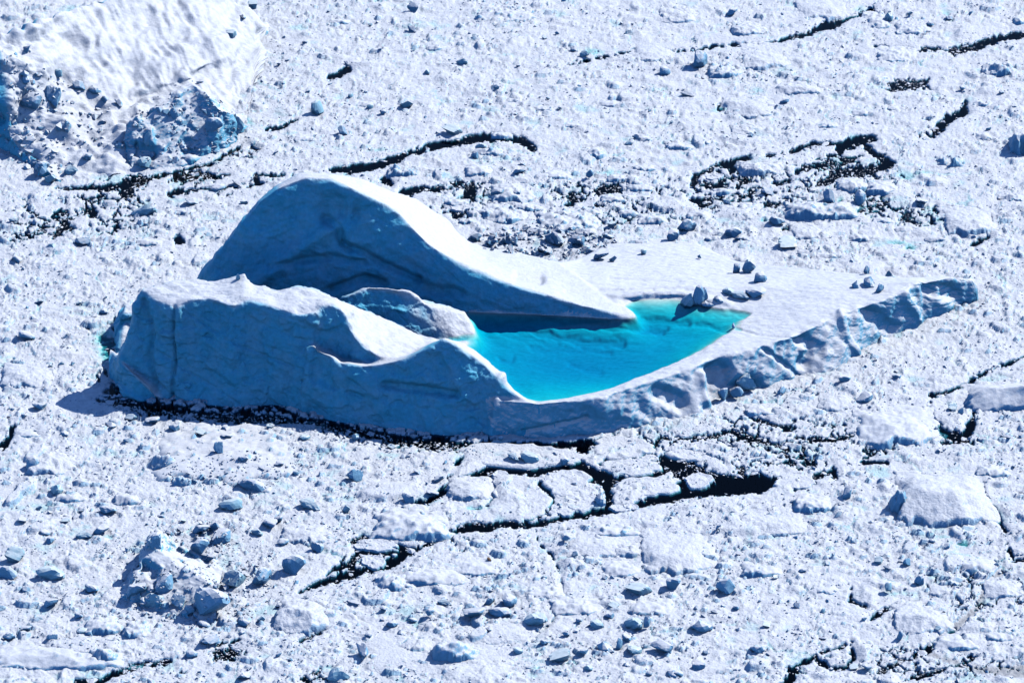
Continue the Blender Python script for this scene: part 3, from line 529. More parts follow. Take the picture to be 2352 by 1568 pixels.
def slab(name, z0, z1, mat, R=9000):
    v = [(-R, -R, z0), (R, -R, z0), (R, R, z0), (-R, R, z0), (-R, -R, z1), (R, -R, z1), (R, R, z1), (-R, R, z1)]
    f = [(3, 2, 1, 0), (4, 5, 6, 7), (0, 1, 5, 4), (1, 2, 6, 5), (2, 3, 7, 6), (3, 0, 4, 7)]
    return tag(mk(name, v, f, mat), kind='structure')
slab('sea_water', -14, 0, M_SEA); slab('sea_bed', -16, -14.5, M_BED)

# ================================================================== OTHER BERGS
def hberg(name, curves_list, xr, yr, dx, dy, rows, noise, label, cat, mat=M_BERG, blurr=1, streak=None, chunky=0.0, group=None, cell=3.0, nscale=4.0, reliefs=()):
    xs = np.arange(xr[0], xr[1], dx); ys = np.arange(yr[0], yr[1], dy)
    Hh = np.max(np.stack([loft(c, xs, ys, sl) for c, sl in curves_list]), axis=0)
    gx_, gy_ = np.meshgrid(xs, ys, indexing='ij')
    if chunky: Hh = Hh + np.where(Hh > 0, 1, 0) * chunky * (lumps(gx_, gy_, cell, .8, 1.8, 5) + .7 * lumps(gx_, gy_, cell * .5, .8, 2, 6) - .25)
    Hh = blur(Hh, blurr); Vv = sheet(xs, ys, Hh, rows); n_ = normals(Vv); a, b, c = Vv[..., 0], Vv[..., 1], Vv[..., 2]
    snow_sun_ = sst(.50, .80, blur(n_[..., 2] + .5 * n_[..., 0], 1)); st = 1 - sst(.45, .9, n_[..., 2]); q1, q2 = Q(a, b, c)  # slope snow mixed with painted white towards the sun, blue away from it
    dd = noise * (fbm3(a / nscale, b / nscale, c / nscale, 5, .55)) * (.45 + .55 * st)
    if streak is not None: dd = dd + streak(a, b, c, q1, q2)
    for pts, dep, sf in reliefs: dd = dd + dep * np.exp(-(np.maximum(stroke(q1, q2, pts), 0) / sf) ** 2)
    Vv = Vv + n_ * dd[..., None]; Ff = grid_faces(len(xs), rows); v = Vv.reshape(-1, 3); Ff = Ff[v[Ff, 2].max(axis=1) > -1.5]
    idx, inv = np.unique(Ff, return_inverse=True)
    o = mk(name, v[idx], inv.reshape(-1, 4), mat, None, True, {'melt': np.zeros(len(idx)), 'dirt': np.zeros(len(idx)), 'snowy': snow_sun_.ravel()[idx]})
    return tag(o, label, cat, group)
T0 = curve([(-260, 330, -1), (-100, 345, -1), (0, 352, -1), (60, 395, -1), (130, 434, -1), (240, 424, -1), (380, 396, -1), (480, 376, -1), (540, 345, -1), (580, 280, -1), (600, 180, -1), (612, 90, -1)])
T1 = curve([(-260, 325, 1), (-100, 338, 2), (0, 340, 2.5), (60, 380, 3), (130, 426, 1.4), (240, 414, 1.6), (380, 387, 1.6), (480, 367, 1.4), (540, 336, 1), (580, 272, .8), (600, 170, .8), (612, 85, .8)])
T2 = curve([(-260, 320, 2), (-100, 325, 4), (0, 320, 5), (50, 310, 5), (100, 320, 4.5), (200, 330, 2.6), (260, 290, 2.6), (320, 225, 3.2), (400, 200, 4), (470, 170, 4), (540, 150, 3), (590, 130, 1.5), (612, 80, .8)])
T3 = curve([(-260, 60, 23.5), (-100, 95, 23.5), (0, 112, 22.5), (50, 130, 19.5), (90, 160, 15.5), (120, 190, 12), (160, 225, 8), (220, 240, 5.2), (300, 214, 5), (400, 190, 5), (470, 150, 6), (540, 120, 5), (590, 100, 2), (612, 75, .8)])
T4 = curve([(-260, 40, 23.5), (-100, 70, 23.5), (0, 78, 23), (60, 66, 22.5), (110, 42, 21), (170, 14, 20), (250, -12, 19.5), (350, -40, 18), (450, -50, 15.5), (520, -25, 11), (560, 15, 7), (595, 60, 4), (612, 70, .8)])
T5 = coff(T4, 12, -1)
def tstreak(a, b, c, q1, q2):
    u = (q1 * .86 - q2 * .50) / 10; v = (q1 * .5 + q2 * .86) / 110
    m_ = sst(70, 130, q1) * sst(260, 200, q2)
    wv = pn(u / 9, v * 2, 8) * .9; big = fbm(u / 9, v * 1.6, 3, 12)
    g_ = .35 + .65 * sst(-.3, .4, pn(u / 8 + 3, v * 3, 14))
    return m_ * (1.3 * big + g_ * (1.25 * pn(u / 3.1 + wv, v * .45, 3) + .40 * pn(u + wv, v * .8, 4) + .12 * fbm(u * 1.9, v * 4, 3, 5))) + (1 - m_) * (1.6 * fbm3(a / 7, b / 7, c / 7, 3) + .5 * fbm3(a / 2.5, b / 2.5, c / 2.5, 3))
hberg('iceberg', [([T0, T1, T2, T3, T4, T5], 2)], (-155, -58), (42, 215), .3, .3, 420, 1.1, 'large streaked iceberg filling the top left corner with a dark blue broken left cliff', 'iceberg', mat=M_CLIFF, streak=tstreak, nscale=7)
R0 = curve([(248, 335, 0), (300, 388, .5), (400, 384, .5), (480, 360, .5), (540, 322, .5), (566, 290, 0)])
R1 = curve([(248, 330, 1), (268, 300, 6), (300, 274, 9.5), (335, 268, 9.5), (370, 245, 11), (405, 210, 13), (440, 190, 14), (470, 215, 12.5), (500, 246, 10.5), (535, 262, 8), (552, 290, 5), (566, 295, 1)])
R2 = coff(R1, 3.5, 0, dz=-1.8); R3 = coff(R1, 10, 0)
hberg('iceberg', [([R0, R1, R2, R3], 2.2)], (-96, -60), (55, 130), .22, .2, 240, 0.9, 'jagged rubble-covered iceberg with dark blue hollows in front of the streaked iceberg', 'iceberg', mat=M_BERG, chunky=.5, cell=5.5, nscale=4.2,
      reliefs=[([(310,340,14),(345,350,18)], -2.0, 9), ([(345,300,2),(350,330,3)], 1.2, 6), ([(430,330,14),(440,360,10)], -1.0, 9)])
Q0 = curve([(270, 1385, 0), (310, 1402, .3), (360, 1418, .3), (440, 1425, .3), (490, 1440, .3), (540, 1420, .3), (560, 1400, 0)])
Q1 = curve([(270, 1375, 1), (300, 1345, 3.5), (330, 1260, 6.5), (350, 1236, 8), (380, 1270, 6.2), (420, 1300, 5), (470, 1330, 4.6), (510, 1360, 3.6), (560, 1390, .8)])
Q2 = coff(Q1, 5, 0, dz=-1.6); Q3 = coff(Q1, 16, 0)
hberg('iceberg', [([Q0, Q1, Q2, Q3], 1.8)], (-87, -58), (-118, -66), .2, .2, 210, .7, 'craggy heap of broken blue ice blocks rising from the pack in the lower left', 'iceberg', chunky=.7, cell=3.8, nscale=2.4,
      reliefs=[([(330, 1300, 10), (350, 1310, 16)], -1.6, 9), ([(320, 1385, 10), (360, 1400, 14)], -.8, 7), ([(440, 1410, 4), (450, 1430, 4)], -1.2, 5)])

# smooth or rough mounds: an irregular dome cut by a few planes, steep towards one side
def mound(X, Y, wpx, hpx, label, cat='growler', name='growler', rough=.5, lean=0.35, seed=0, mat=None, chunky=0., rot=0., zb=None, group=None, depth=None, res=1.0, x=None, y=None):
    rs = np.random.RandomState(1000 + seed)
    a = wpx * .098 / 2; Hm = .098 * max((hpx - .38 * (depth or wpx * .75)) / .88, hpx * .50); b = depth * .098 / 2 if depth else max(a * .75, Hm * 1.1)
    if x is None: x, y = P(X, Y, 0)
    x = float(x); y = float(y) + b * .95
    nx = int(np.clip(a * 2.6 / .2 * res, 22, 80)); ny = int(np.clip(b * 2.6 / .3 * res, 18, 60))
    u, v = np.meshgrid(np.linspace(-1.3, 1.3, nx), np.linspace(-1.3, 1.3, ny), indexing='ij')
    th = np.arctan2(v, u); rr = np.hypot(u, v) / (1 + .16 * np.sin(2 * th + rs.rand() * 6) + .1 * np.sin(3 * th + rs.rand() * 6) + .06 * np.sin(5 * th + rs.rand() * 6))
    vv = v + lean; r2 = np.hypot(u + lean * .4, vv * np.where(vv < 0, 1 / (1 - lean), 1 / (1 + lean)))
    wob_ = .17 * fbm(u * 2.0, v * 2.0, 5, seed + 5); un = u / (1 + .1 * np.sin(3 * v + rs.rand() * 6)); front = -.82 + wob_ + .22 * np.clip(un, 0, 1) ** 2 + .12 * un * un
    p_ = np.clip((v - front) / (1.05 - front), 0, 1); lip = .66 if rough >= .2 else .45
    side_ = np.where(un < 0, 1 - np.clip(-un * (1.02 + wob_), 0, 1.4) ** 5, 1 - np.clip(un, 0, 1.4) ** 1.9)
    h = Hm * (lip + (1 - lip) * sst(0, .25, p_)) * (1 - p_ ** 1.3) * np.clip(side_, -.3, 1)
    for k in range(4):
        t = rs.rand() * 6.283; h = np.minimum(h, Hm * (.9 + .35 * rs.rand() - .85 * (u * math.cos(t) + v * math.sin(t))))
    kf = 9 - 6 * sst(.2, 1, un)
    h = np.minimum(h, Hm * kf * (v - front + .02)); h = np.minimum(h, Hm * 7 * (u + .97 + wob_))
    gx_ = x + u * a; gy_ = y + v * b
    if chunky: h = h + chunky * np.where(h > 0, 1, 0) * (lumps(gx_, gy_, 2.4, .8, 1.8, seed) + .7 * lumps(gx_, gy_, 1.2, .8, 2, seed + 1))
    h = h + np.clip(Hm * .35, .1, 1) * (rough + .15) * fbm(gx_ / max(a * .5, .8), gy_ / max(a * .5, .8), 5, seed, .55)
    h = np.where((np.abs(u) > 1.22) | (v > 1.15), np.minimum(h, -.6), h); h = np.clip(h, -.8, None)
    base = (zb if zb is not None else .25)
    Vv = np.stack([u * a, v * b, h], -1)
    n_ = normals(Vv); Vv += n_ * (.10 * fbm3(gx_ * 1.1, gy_ * 1.1, h * 1.1 + seed, 3))[..., None]
    Ff = grid_faces(nx, ny); vz = Vv.reshape(-1, 3)[:, 2]; Ff = Ff[vz[Ff].max(axis=1) > -.55]
    idx, inv = np.unique(Ff, return_inverse=True)
    o = mk(name, Vv.reshape(-1, 3)[idx], inv.reshape(-1, 4), mat or (M_PACK if 'snow' in cat else M_CHUNK), None, True); o.location = (x, y, base); o.rotation_euler[2] = rot
    return tag(o, label, cat, group)
MOUNDS = [  # X, Y near foot, width, height, roughness, chunky, lean, label, category, depth px
 (1162,56,175,26,.7,.5,.4,'long low ridge of broken blue ice near the middle of the top edge','ice ridge',150),
 (1100,412,75,36,.3,0,.5,'flat-topped tilted ice slab with a shaded left end behind the iceberg saddle','ice slab',90),
 (1205,428,80,22,.3,0,.5,'left half of the long low ice slab behind the big iceberg','ice slab',60),(1275,419,85,28,.3,0,.5,'right half of the long low ice slab behind the big iceberg','ice slab',70),
 (922,412,80,36,.7,.5,.4,'rough rubble growler just beyond the peak of the big iceberg','growler',70),(1125,362,100,30,.5,.5,.3,'growler topped with blue blocks just under the dark arched lead','growler',50),
 (1180,470,120,34,.6,.2,.4,'low round growler with blue boulders on top right of the small dark leads','growler',130),(1370,372,56,46,.3,0,.3,'pointed growler with a shaded left foot above the middle of the pack','growler',80),
 (1665,186,90,40,.7,.5,.4,'rough dark-faced growler right of the rounded blue boulder in the upper right','growler',110),(1760,168,130,34,.2,0,.4,'smooth white mound directly right of the rough dark-faced growler','snow mound',190),
 (2062,150,110,30,.4,.2,.3,'flat growler bounded by a thin dark crack in the upper right','growler',120),(2298,180,95,56,.5,.5,.5,'stout dark blue growler below the lead at the right edge','growler',90),
 (2345,64,40,36,.4,.2,.5,'dark growler cut by the right edge near the top','growler',70),(1838,226,130,40,.35,0,.5,'long ridge-backed mound in the upper right','snow mound',100),(1729,280,150,42,.15,0,.45,'smooth whale-backed mound with a shaded right foot','snow mound',170),
 (1710,318,80,30,.5,.2,.4,'low mound with mottled shaded face below the whale-backed mound','snow mound',100),(2261,328,48,30,.2,0,.5,'small round-topped growler left of the cliff at the right edge','growler',60),(2185,388,70,36,1.,.8,.4,'crumbling heap of blocks left of the cliff at the right edge','growler',70),
 (2352,362,70,95,.3,.1,.5,'tall pale ice cliff cut off by the right edge','iceberg',110),(1890,512,190,66,.5,.5,.5,'crescent-shaped growler with a deep blue front in the right upper middle','growler',110),(1960,448,80,48,.3,.1,.5,'rounded blue-faced block behind the crescent-shaped growler','growler',90),
 (2030,452,90,36,.3,.1,.5,'pale smooth block right of the rounded blue-faced block','growler',90),(1750,408,120,44,.4,.3,.4,'broad white mound right of the dark lead above the shelf','snow mound',90),(2236,548,140,44,.2,0,.5,'smooth white slab with a shaded left rim at the right','snow mound',170),
 (2335,470,60,32,.5,.4,.5,'shaded growler at the right edge above the white slab','growler',60),(1708,514,90,28,.3,.2,.4,'low white mound behind the plain of the shelf','snow mound',110),(1560,60,110,30,.3,.3,.4,'low mound with two shaded hollows at the top right of centre','snow mound',150),
 (1894,52,160,34,.15,0,.4,'wide smooth mound on top of the dark crack at the upper right','snow mound',230),(1720,90,100,40,.3,.2,.4,'white mound with a jagged shaded left end near the top right','snow mound',110),(1500,150,110,22,.2,0,.3,'gentle white mound left of the rounded blue boulder','snow mound',170),
 (2020,70,80,30,.5,.4,.4,'cluster mound of broken ice by the upper right crack','growler',120),(2100,85,110,26,.6,.5,.4,'wide rough growler beneath the cluster in the upper right','growler',130),
 (378,1088,66,58,.5,.3,.5,'dark blue knob at the left end of the long rubble-strewn ice plateau','growler',60),(510,1118,330,42,.5,.6,.35,'long rubble-strewn ice plateau in front of the big iceberg','ice plateau',260),(416,1124,44,36,.8,.5,.5,'jagged dark chunk under the left corner of the rubble plateau','growler',40),
 (110,1100,110,44,.3,.1,.4,'low white mound with a dark left tip near the left edge','snow mound',120),(289,1166,60,34,.15,0,.5,'pyramid-shaped growler with a flat white back at the left','growler',60),(340,1158,110,22,.1,0,.3,'flat white snow ramp behind the pyramid-shaped growler','snow mound',90),
 (700,1258,110,34,.3,.1,.4,'low white mound left of the narrow dark channel','snow mound',110),(690,1462,120,66,.25,.05,.35,'large smooth snow mound at the bottom left of centre','snow mound',150),(235,1468,80,46,.4,.3,.5,'rounded growler with radiating grooves at the lower left','growler',90),(312,1472,60,40,.5,.3,.5,'grooved growler right of the rounded one at the lower left','growler',70),
 (130,1548,270,44,.35,.3,.55,'long dark blue ice ledge along the bottom left corner','ice ledge',110),(232,1532,60,52,.4,.2,.5,'pointed dark block at the right end of the long ice ledge','growler',60),
 (940,1250,170,60,.35,.2,.45,'white growler with a cracked blue front beside the narrow dark channel','growler',150),(1076,1158,95,42,.15,0,.4,'smooth round-topped floe mound between the dark leads','snow mound',110),(905,1364,90,46,.5,.3,.5,'dark knob at the left end of the shaded ledge below the channel','growler',80),(990,1352,150,40,.35,.2,.45,'shaded ledge with a flat white back below the channel','ice ledge',80),
 (1042,1532,90,70,.5,.2,.5,'big dark blue boulder-shaped growler at the bottom centre','growler',80),(1160,1485,130,22,.1,0,.4,'flat smooth snow patch right of the bottom centre growler','snow mound',100),(1775,1240,150,30,.15,0,.45,'low flat mound with one long thin shaded edge at the lower right','snow mound',130),
 (1868,1184,85,38,.4,.2,.45,'domed mound with a dark hollow at the lower right','growler',90),(2178,1222,210,116,.3,.05,.3,'largest smooth snow mound standing at the lower right','snow mound',240),(2068,1185,44,76,1.,.6,.5,'dark ragged ice fin left of the largest snow mound','growler',50),
 (2246,1322,80,34,.1,0,.5,'rounded blue growler at the right under the largest snow mound','growler',70),(2065,1034,190,58,.25,.05,.4,'broad white mound with blue front left of the small black pools','growler',190),(1925,952,95,30,.15,0,.4,'low domed mound right of the end of the big iceberg','snow mound',110),
 (2345,950,240,92,.15,0,.45,'large wedge of ice with a shaded front cut by the right edge','iceberg',130),(2120,1465,115,50,.15,.05,.35,'pale rounded mound beside the lower right lead','snow mound',130),(2309,1380,85,30,.1,0,.4,'smooth low mound right of the gritty channel','snow mound',90),(2168,1374,60,18,.1,0,.4,'small flat mound left of the gritty channel','snow mound',60),
 (1560,1330,160,44,.15,.05,.3,'gentle snow swell with a dark notch at its left shoulder','snow mound',200),(1514,1492,90,16,.3,.3,.4,'thin shaded ridge at the lower centre','ice ridge',50),(1400,1240,120,24,.4,.4,.4,'rough low ridge below the black lead','ice ridge',70),(1443,1284,70,20,.4,.3,.4,'small mottled mound below the rough low ridge','snow mound',60),
 (1370,1290,140,26,.15,.1,.3,'wide faint mound right of the thin winding crack','snow mound',130),(1860,560,90,30,.2,.1,.4,'smooth knoll behind the right part of the shelf','snow mound',110),(1300,540,150,40,.6,.5,.35,'heap of tilted blocks against the back of the big iceberg','growler',150),(1160,520,120,40,.6,.5,.4,'rubble swell against the saddle of the big iceberg','growler',120),
 (60,900,140,40,.15,0,.4,'low round snow mound at the left edge beside the big iceberg','snow mound',150),(1020,1560,340,16,.08,0,.2,'smooth white snow bank cut by the bottom edge','snow bank',160),(650,1180,60,16,.3,.2,.4,'small crusted mound under the rubble plateau','snow mound',50)]
for i, (X, Y, w_, h_, ro, ch, le, lab, cat, dp) in enumerate(MOUNDS):
    mound(X, Y, w_, h_, lab, cat, name=cat.replace(' ', '_'), rough=ro, chunky=ch, lean=le, seed=i * 7 + 3, depth=dp)
print('LONG', [m_[7] for m_ in MOUNDS if len(m_[7].replace('-', ' ').split()) > 16])
print('mounds', time.time() - T00)

# floes lying in the black leads
def floe(X, Y, wpx, hpx, label, seed, bumps=.5, thick=.75, name='ice_floe', group=None):
    rs = np.random.RandomState(seed); x, y = P(X, Y, 0); a = wpx * .098 / 2; b = hpx * .098 / SP / 2
    nr, na = 22, 84; r = np.concatenate([np.linspace(0, .93, nr - 4), [.965, .985, 1.0, 1.04]]); th = np.linspace(0, 2 * np.pi, na, endpoint=False)
    ph = rs.rand(8) * 6.28
    rim = 1 + .10 * np.sin(2 * th + ph[0]) + .07 * np.sin(3 * th + ph[1]) + .05 * np.sin(5 * th + ph[2]) + .035 * np.sin(9 * th + ph[3]) + .03 * np.sin(14 * th + ph[4])
    Rg, Tg = np.meshgrid(r, th, indexing='ij'); rm = rim[None, :]
    u = Rg * np.cos(Tg) * rm * a; v = Rg * np.sin(Tg) * rm * b; gx_, gy_ = u + float(x), v + float(y)
    hh = thick * .55 + .25 * bumps * fbm(gx_ / 2.2, gy_ / 2.2, 4, seed) + bumps * (lumps(gx_, gy_, 3.2, .5, 1.6, seed) * .45 + lumps(gx_, gy_, 1.3, .5, 1.8, seed + 1) * .5) + .25 * sst(.7, .95, Rg) * sst(1, .95, Rg) * bumps
    edge = sst(.9, .985, Rg); hh = hh * (1 - .55 * edge); hh[-2] = .02; hh[-1] = -.45
    V_ = np.stack([u, v, hh], -1); n1 = nr * na; F_ = []
    for i in range(nr - 1):
        for j in range(na): F_.append((i * na + j, (i + 1) * na + j, (i + 1) * na + (j + 1) % na, i * na + (j + 1) % na))
    mlt = (sst(.97, 1.0, Rg) * .5).ravel()
    o = mk(name, V_.reshape(-1, 3), F_, M_PACK, None, True, {'melt': mlt, 'dirt': np.zeros(n1)}); o.location = (float(x), float(y), 0)
    return tag(o, label, 'ice floe', group)
FLO = [(1190,1048,260,52,'long floe with dark knobs touching the shadow of the big iceberg'),(1430,1030,150,44,'floe wedged right of the triangular black gap at the foot of the big iceberg'),(1450,1075,120,36,'flat floe between the two middle black leads'),
 (1305,1112,110,52,'floe tapering to a point with a boulder at its right tip'),(1480,1120,130,42,'floe with a shaded hollow left of the largest open water'),(1195,1150,130,72,'wide bumpy floe between the thin leads'),(1330,1150,72,46,'triangular floe just left of the small round floe pool'),
 (1605,1106,64,30,'round floe left of the largest open water'),(1825,1110,86,30,'oval floe at the right end of the largest open water'),(1292,1172,50,26,'small floe in the narrow gap above the main black lead'),(1425,1170,48,14,'thin sliver of ice in the middle of the main black lead'),(1450,1166,34,12,'small lens-shaped floe in the main black lead'),
 (858,1292,50,26,'angular floe in the narrow left end of the black channel'),(868,1254,84,22,'arrow-shaped floe above the fork of the channel'),(830,1256,30,14,'round little floe at the top of the fork'),(1620,1042,150,48,'broad snowy floe above the largest open water'),(1715,1045,90,30,'crushed floe right of the broad snowy floe'),
 (1640,408,46,20,'small floe ringed by dark water in the right upper middle'),(1150,1092,40,14,'narrow floe in the speckled upper lead'),(1060,478,70,20,'flat floe near the saddle of the big iceberg'),(1000,455,80,22,'floe just behind the bright flank of the hump')]
for i, (X, Y, w_, h_, lab) in enumerate(FLO): floe(X, Y, w_, h_, lab, 300 + i * 3)

# ------------------------------------------------------------------ boulders
def rock_mesh(name, seed, sub, mat, planes=9, squash=(1, 1, 1), nz=.07, taper=0.):
    rs = np.random.RandomState(seed); bm = bmesh.new(); bmesh.ops.create_icosphere(bm, subdivisions=sub, radius=1)
    co = np.array([v.co[:] for v in bm.verts])
    ns = rs.normal(size=(planes, 3)); ns /= np.linalg.norm(ns, axis=1, keepdims=True); ds = .30 + .40 * rs.rand(planes)
    for n_, d_ in zip(ns, ds):
        k = co @ n_; f = np.where(k > d_, d_ / np.maximum(k, 1e-6), 1); co = co * f[:, None]
    co *= (1 + nz * fbm3(co[:, 0] * 2 + seed, co[:, 1] * 2, co[:, 2] * 2, 3))[:, None]
    co *= np.array(squash)
    if taper: co[:, :2] *= (1 - taper * np.clip(co[:, 2:3] / co[:, 2].max(), -.3, 1)); co[:, 0] += .25 * co[:, 2]
    co -= (co.max(0) + co.min(0)) / 2; co /= (co.max(0) - co.min(0)) / 2
    for v, c in zip(bm.verts, co): v.co = c
    me = bpy.data.meshes.new(name); bm.to_mesh(me); bm.free(); me.materials.append(mat)
    me.polygons.foreach_set('use_smooth', np.full(len(me.polygons), False)); return me
PROTO = [rock_mesh('ice_boulder', 50 + k, 3, M_BLUE if k % 4 == 3 else M_CHUNK, 7 + k % 5) for k in range(14)] + [rock_mesh('ice_boulder', 90 + k, 3, M_BLUE if k % 2 else M_CHUNK, 8, nz=.16, taper=.35 + .09 * k) for k in range(4)]
LM = [('the big iceberg hump', 760, 420), ('the streaked top left iceberg', 330, 120), ('the turquoise lake', 1350, 800), ('the largest open water', 1720, 1110), ('the craggy lower left ice heap', 420, 1330), ('the largest snow mound', 2175, 1160),
      ('the bottom centre growler', 1042, 1500), ('the crescent-shaped growler', 1890, 480), ('the dark arched lead', 1080, 330), ('the long rubble plateau', 510, 1090), ('the big iceberg right tip', 2200, 660), ('the right edge dark lead', 2180, 275),
      ('the long bottom left ledge', 140, 1530), ('the smooth bottom left mound', 690, 1430), ('the whale-backed mound', 1729, 260), ('the narrow dark channel', 860, 1300), ('the long ridge at the top', 1162, 45), ('the black notch at the bottom right', 1830, 1530), ('the big iceberg left foot', 290, 900),
      ('the jagged rubble iceberg', 410, 300), ('the lower right lead', 2150, 1475), ('the thin winding crack', 1280, 1350), ('the mound by the black pools', 2065, 1010), ('the upper right crack', 1890, 65), ('the low mound by the right tip', 1925, 935)]
ORD = ['leftmost', 'second from left', 'third from left', 'fourth from left', 'fifth from left', 'sixth from left', 'seventh from left', 'eighth from left', 'ninth from left', 'tenth from left']
bould = []
def boulder(X, Y, wpx, hpx, seed, label=None, base=None, group=None, flat=None):
    """X,Y = middle of the foot in the photograph"""
    rs = random.Random(seed)
    sh = label and any(q in label for q in ('slab', 'spiky', 'shard', 'upright', 'tip', 'tall')); me = PROTO[14 + rs.randrange(4)] if sh or rs.random() < .22 else PROTO[rs.randrange(14)]; o = bpy.data.objects.new('ice_boulder', me); COL.objects.link(o)
    a = wpx * .098 / 2; hh = max(hpx * .098 * .64, a * .5); b = a * rs.uniform(.75, 1.0)
    if base is None:
        z0 = max(float(pz(X, Y)[0]), .05); x_, y_ = P(X, Y, z0)
    else: x_, y_, z0 = base
    o.location = (float(x_), float(y_) + b * .6, z0 + hh * .5); o.scale = (a, b, hh)
    o.rotation_euler = (rs.uniform(-.6, .05), rs.uniform(-.15, .45), rs.uniform(-.6, .6))
    bould.append((o, X, Y, wpx, label, group)); return o
SHELF = [(2043,626,40,46,'tall weathered ice boulder standing near the back edge of the shelf'),(2096,624,34,44,'spiky ice boulder right of the tall weathered one on the shelf'),(2110,620,18,30,'narrow ice shard leaning on the spiky boulder'),(1990,627,15,19,'small upright chunk left of the tall weathered boulder'),(1966,662,17,19,'leftmost chunk of the trio in front of the tall boulder'),(1998,658,34,22,'wide chunk in the middle of the trio in front of the tall boulder'),(2020,670,22,20,'front chunk of the trio in front of the tall boulder'),
 (1746,650,30,26,'slanted boulder alone on the shelf behind the lake'),(1690,624,20,22,'left one of the paired chunks on the shelf plain'),(1719,623,32,28,'right and bigger one of the paired chunks on the shelf plain'),(1478,580,15,10,'small chunk on the snowy back plain of the shelf'),(1408,599,19,12,'small chunk at the left of the back plain'),(1381,594,38,14,'low flat chunk by the foot of the hump on the back plain'),(1607,590,11,8,'tiny chunk right of the middle of the back plain'),
 (1606,700,40,50,'sharp leaning ice slab standing at the far shore of the lake'),(1579,706,32,36,'broken slab left of the sharp leaning slab at the lake'),(1673,678,28,14,'grey chunk behind the far shore right of the leaning slab'),(1738,683,50,18,'flat wide boulder at the right of the far shore'),(1700,688,44,12,'low heap between the leaning slab and the wide boulder'),(1652,692,28,12,'small heap just right of the leaning slab'),(1624,705,32,10,'low debris at the foot of the leaning slab'),(1685,752,9,12,'tiny upright shard on the right shore of the lake'),
 (1712,900,46,34,'rough ice block fallen into the bay of the shelf front'),(1690,912,30,22,'second block lying against the fallen one in the bay'),(1660,915,24,24,'small lump left of the block in the bay'),(740,664,30,12,'thin white shard perched on the back of the front cliff'),(546,642,10,14,'tiny white tip behind the front cliff at the foot of the hump')]
for i, (X, Y, w_, h_, lab) in enumerate(SHELF):
    bz = berg_z(X, Y, 22.0 if X < 800 else 3.0 if Y > 890 else 8.3)
    boulder(X, Y, w_, h_, 900 + i, lab, bz)
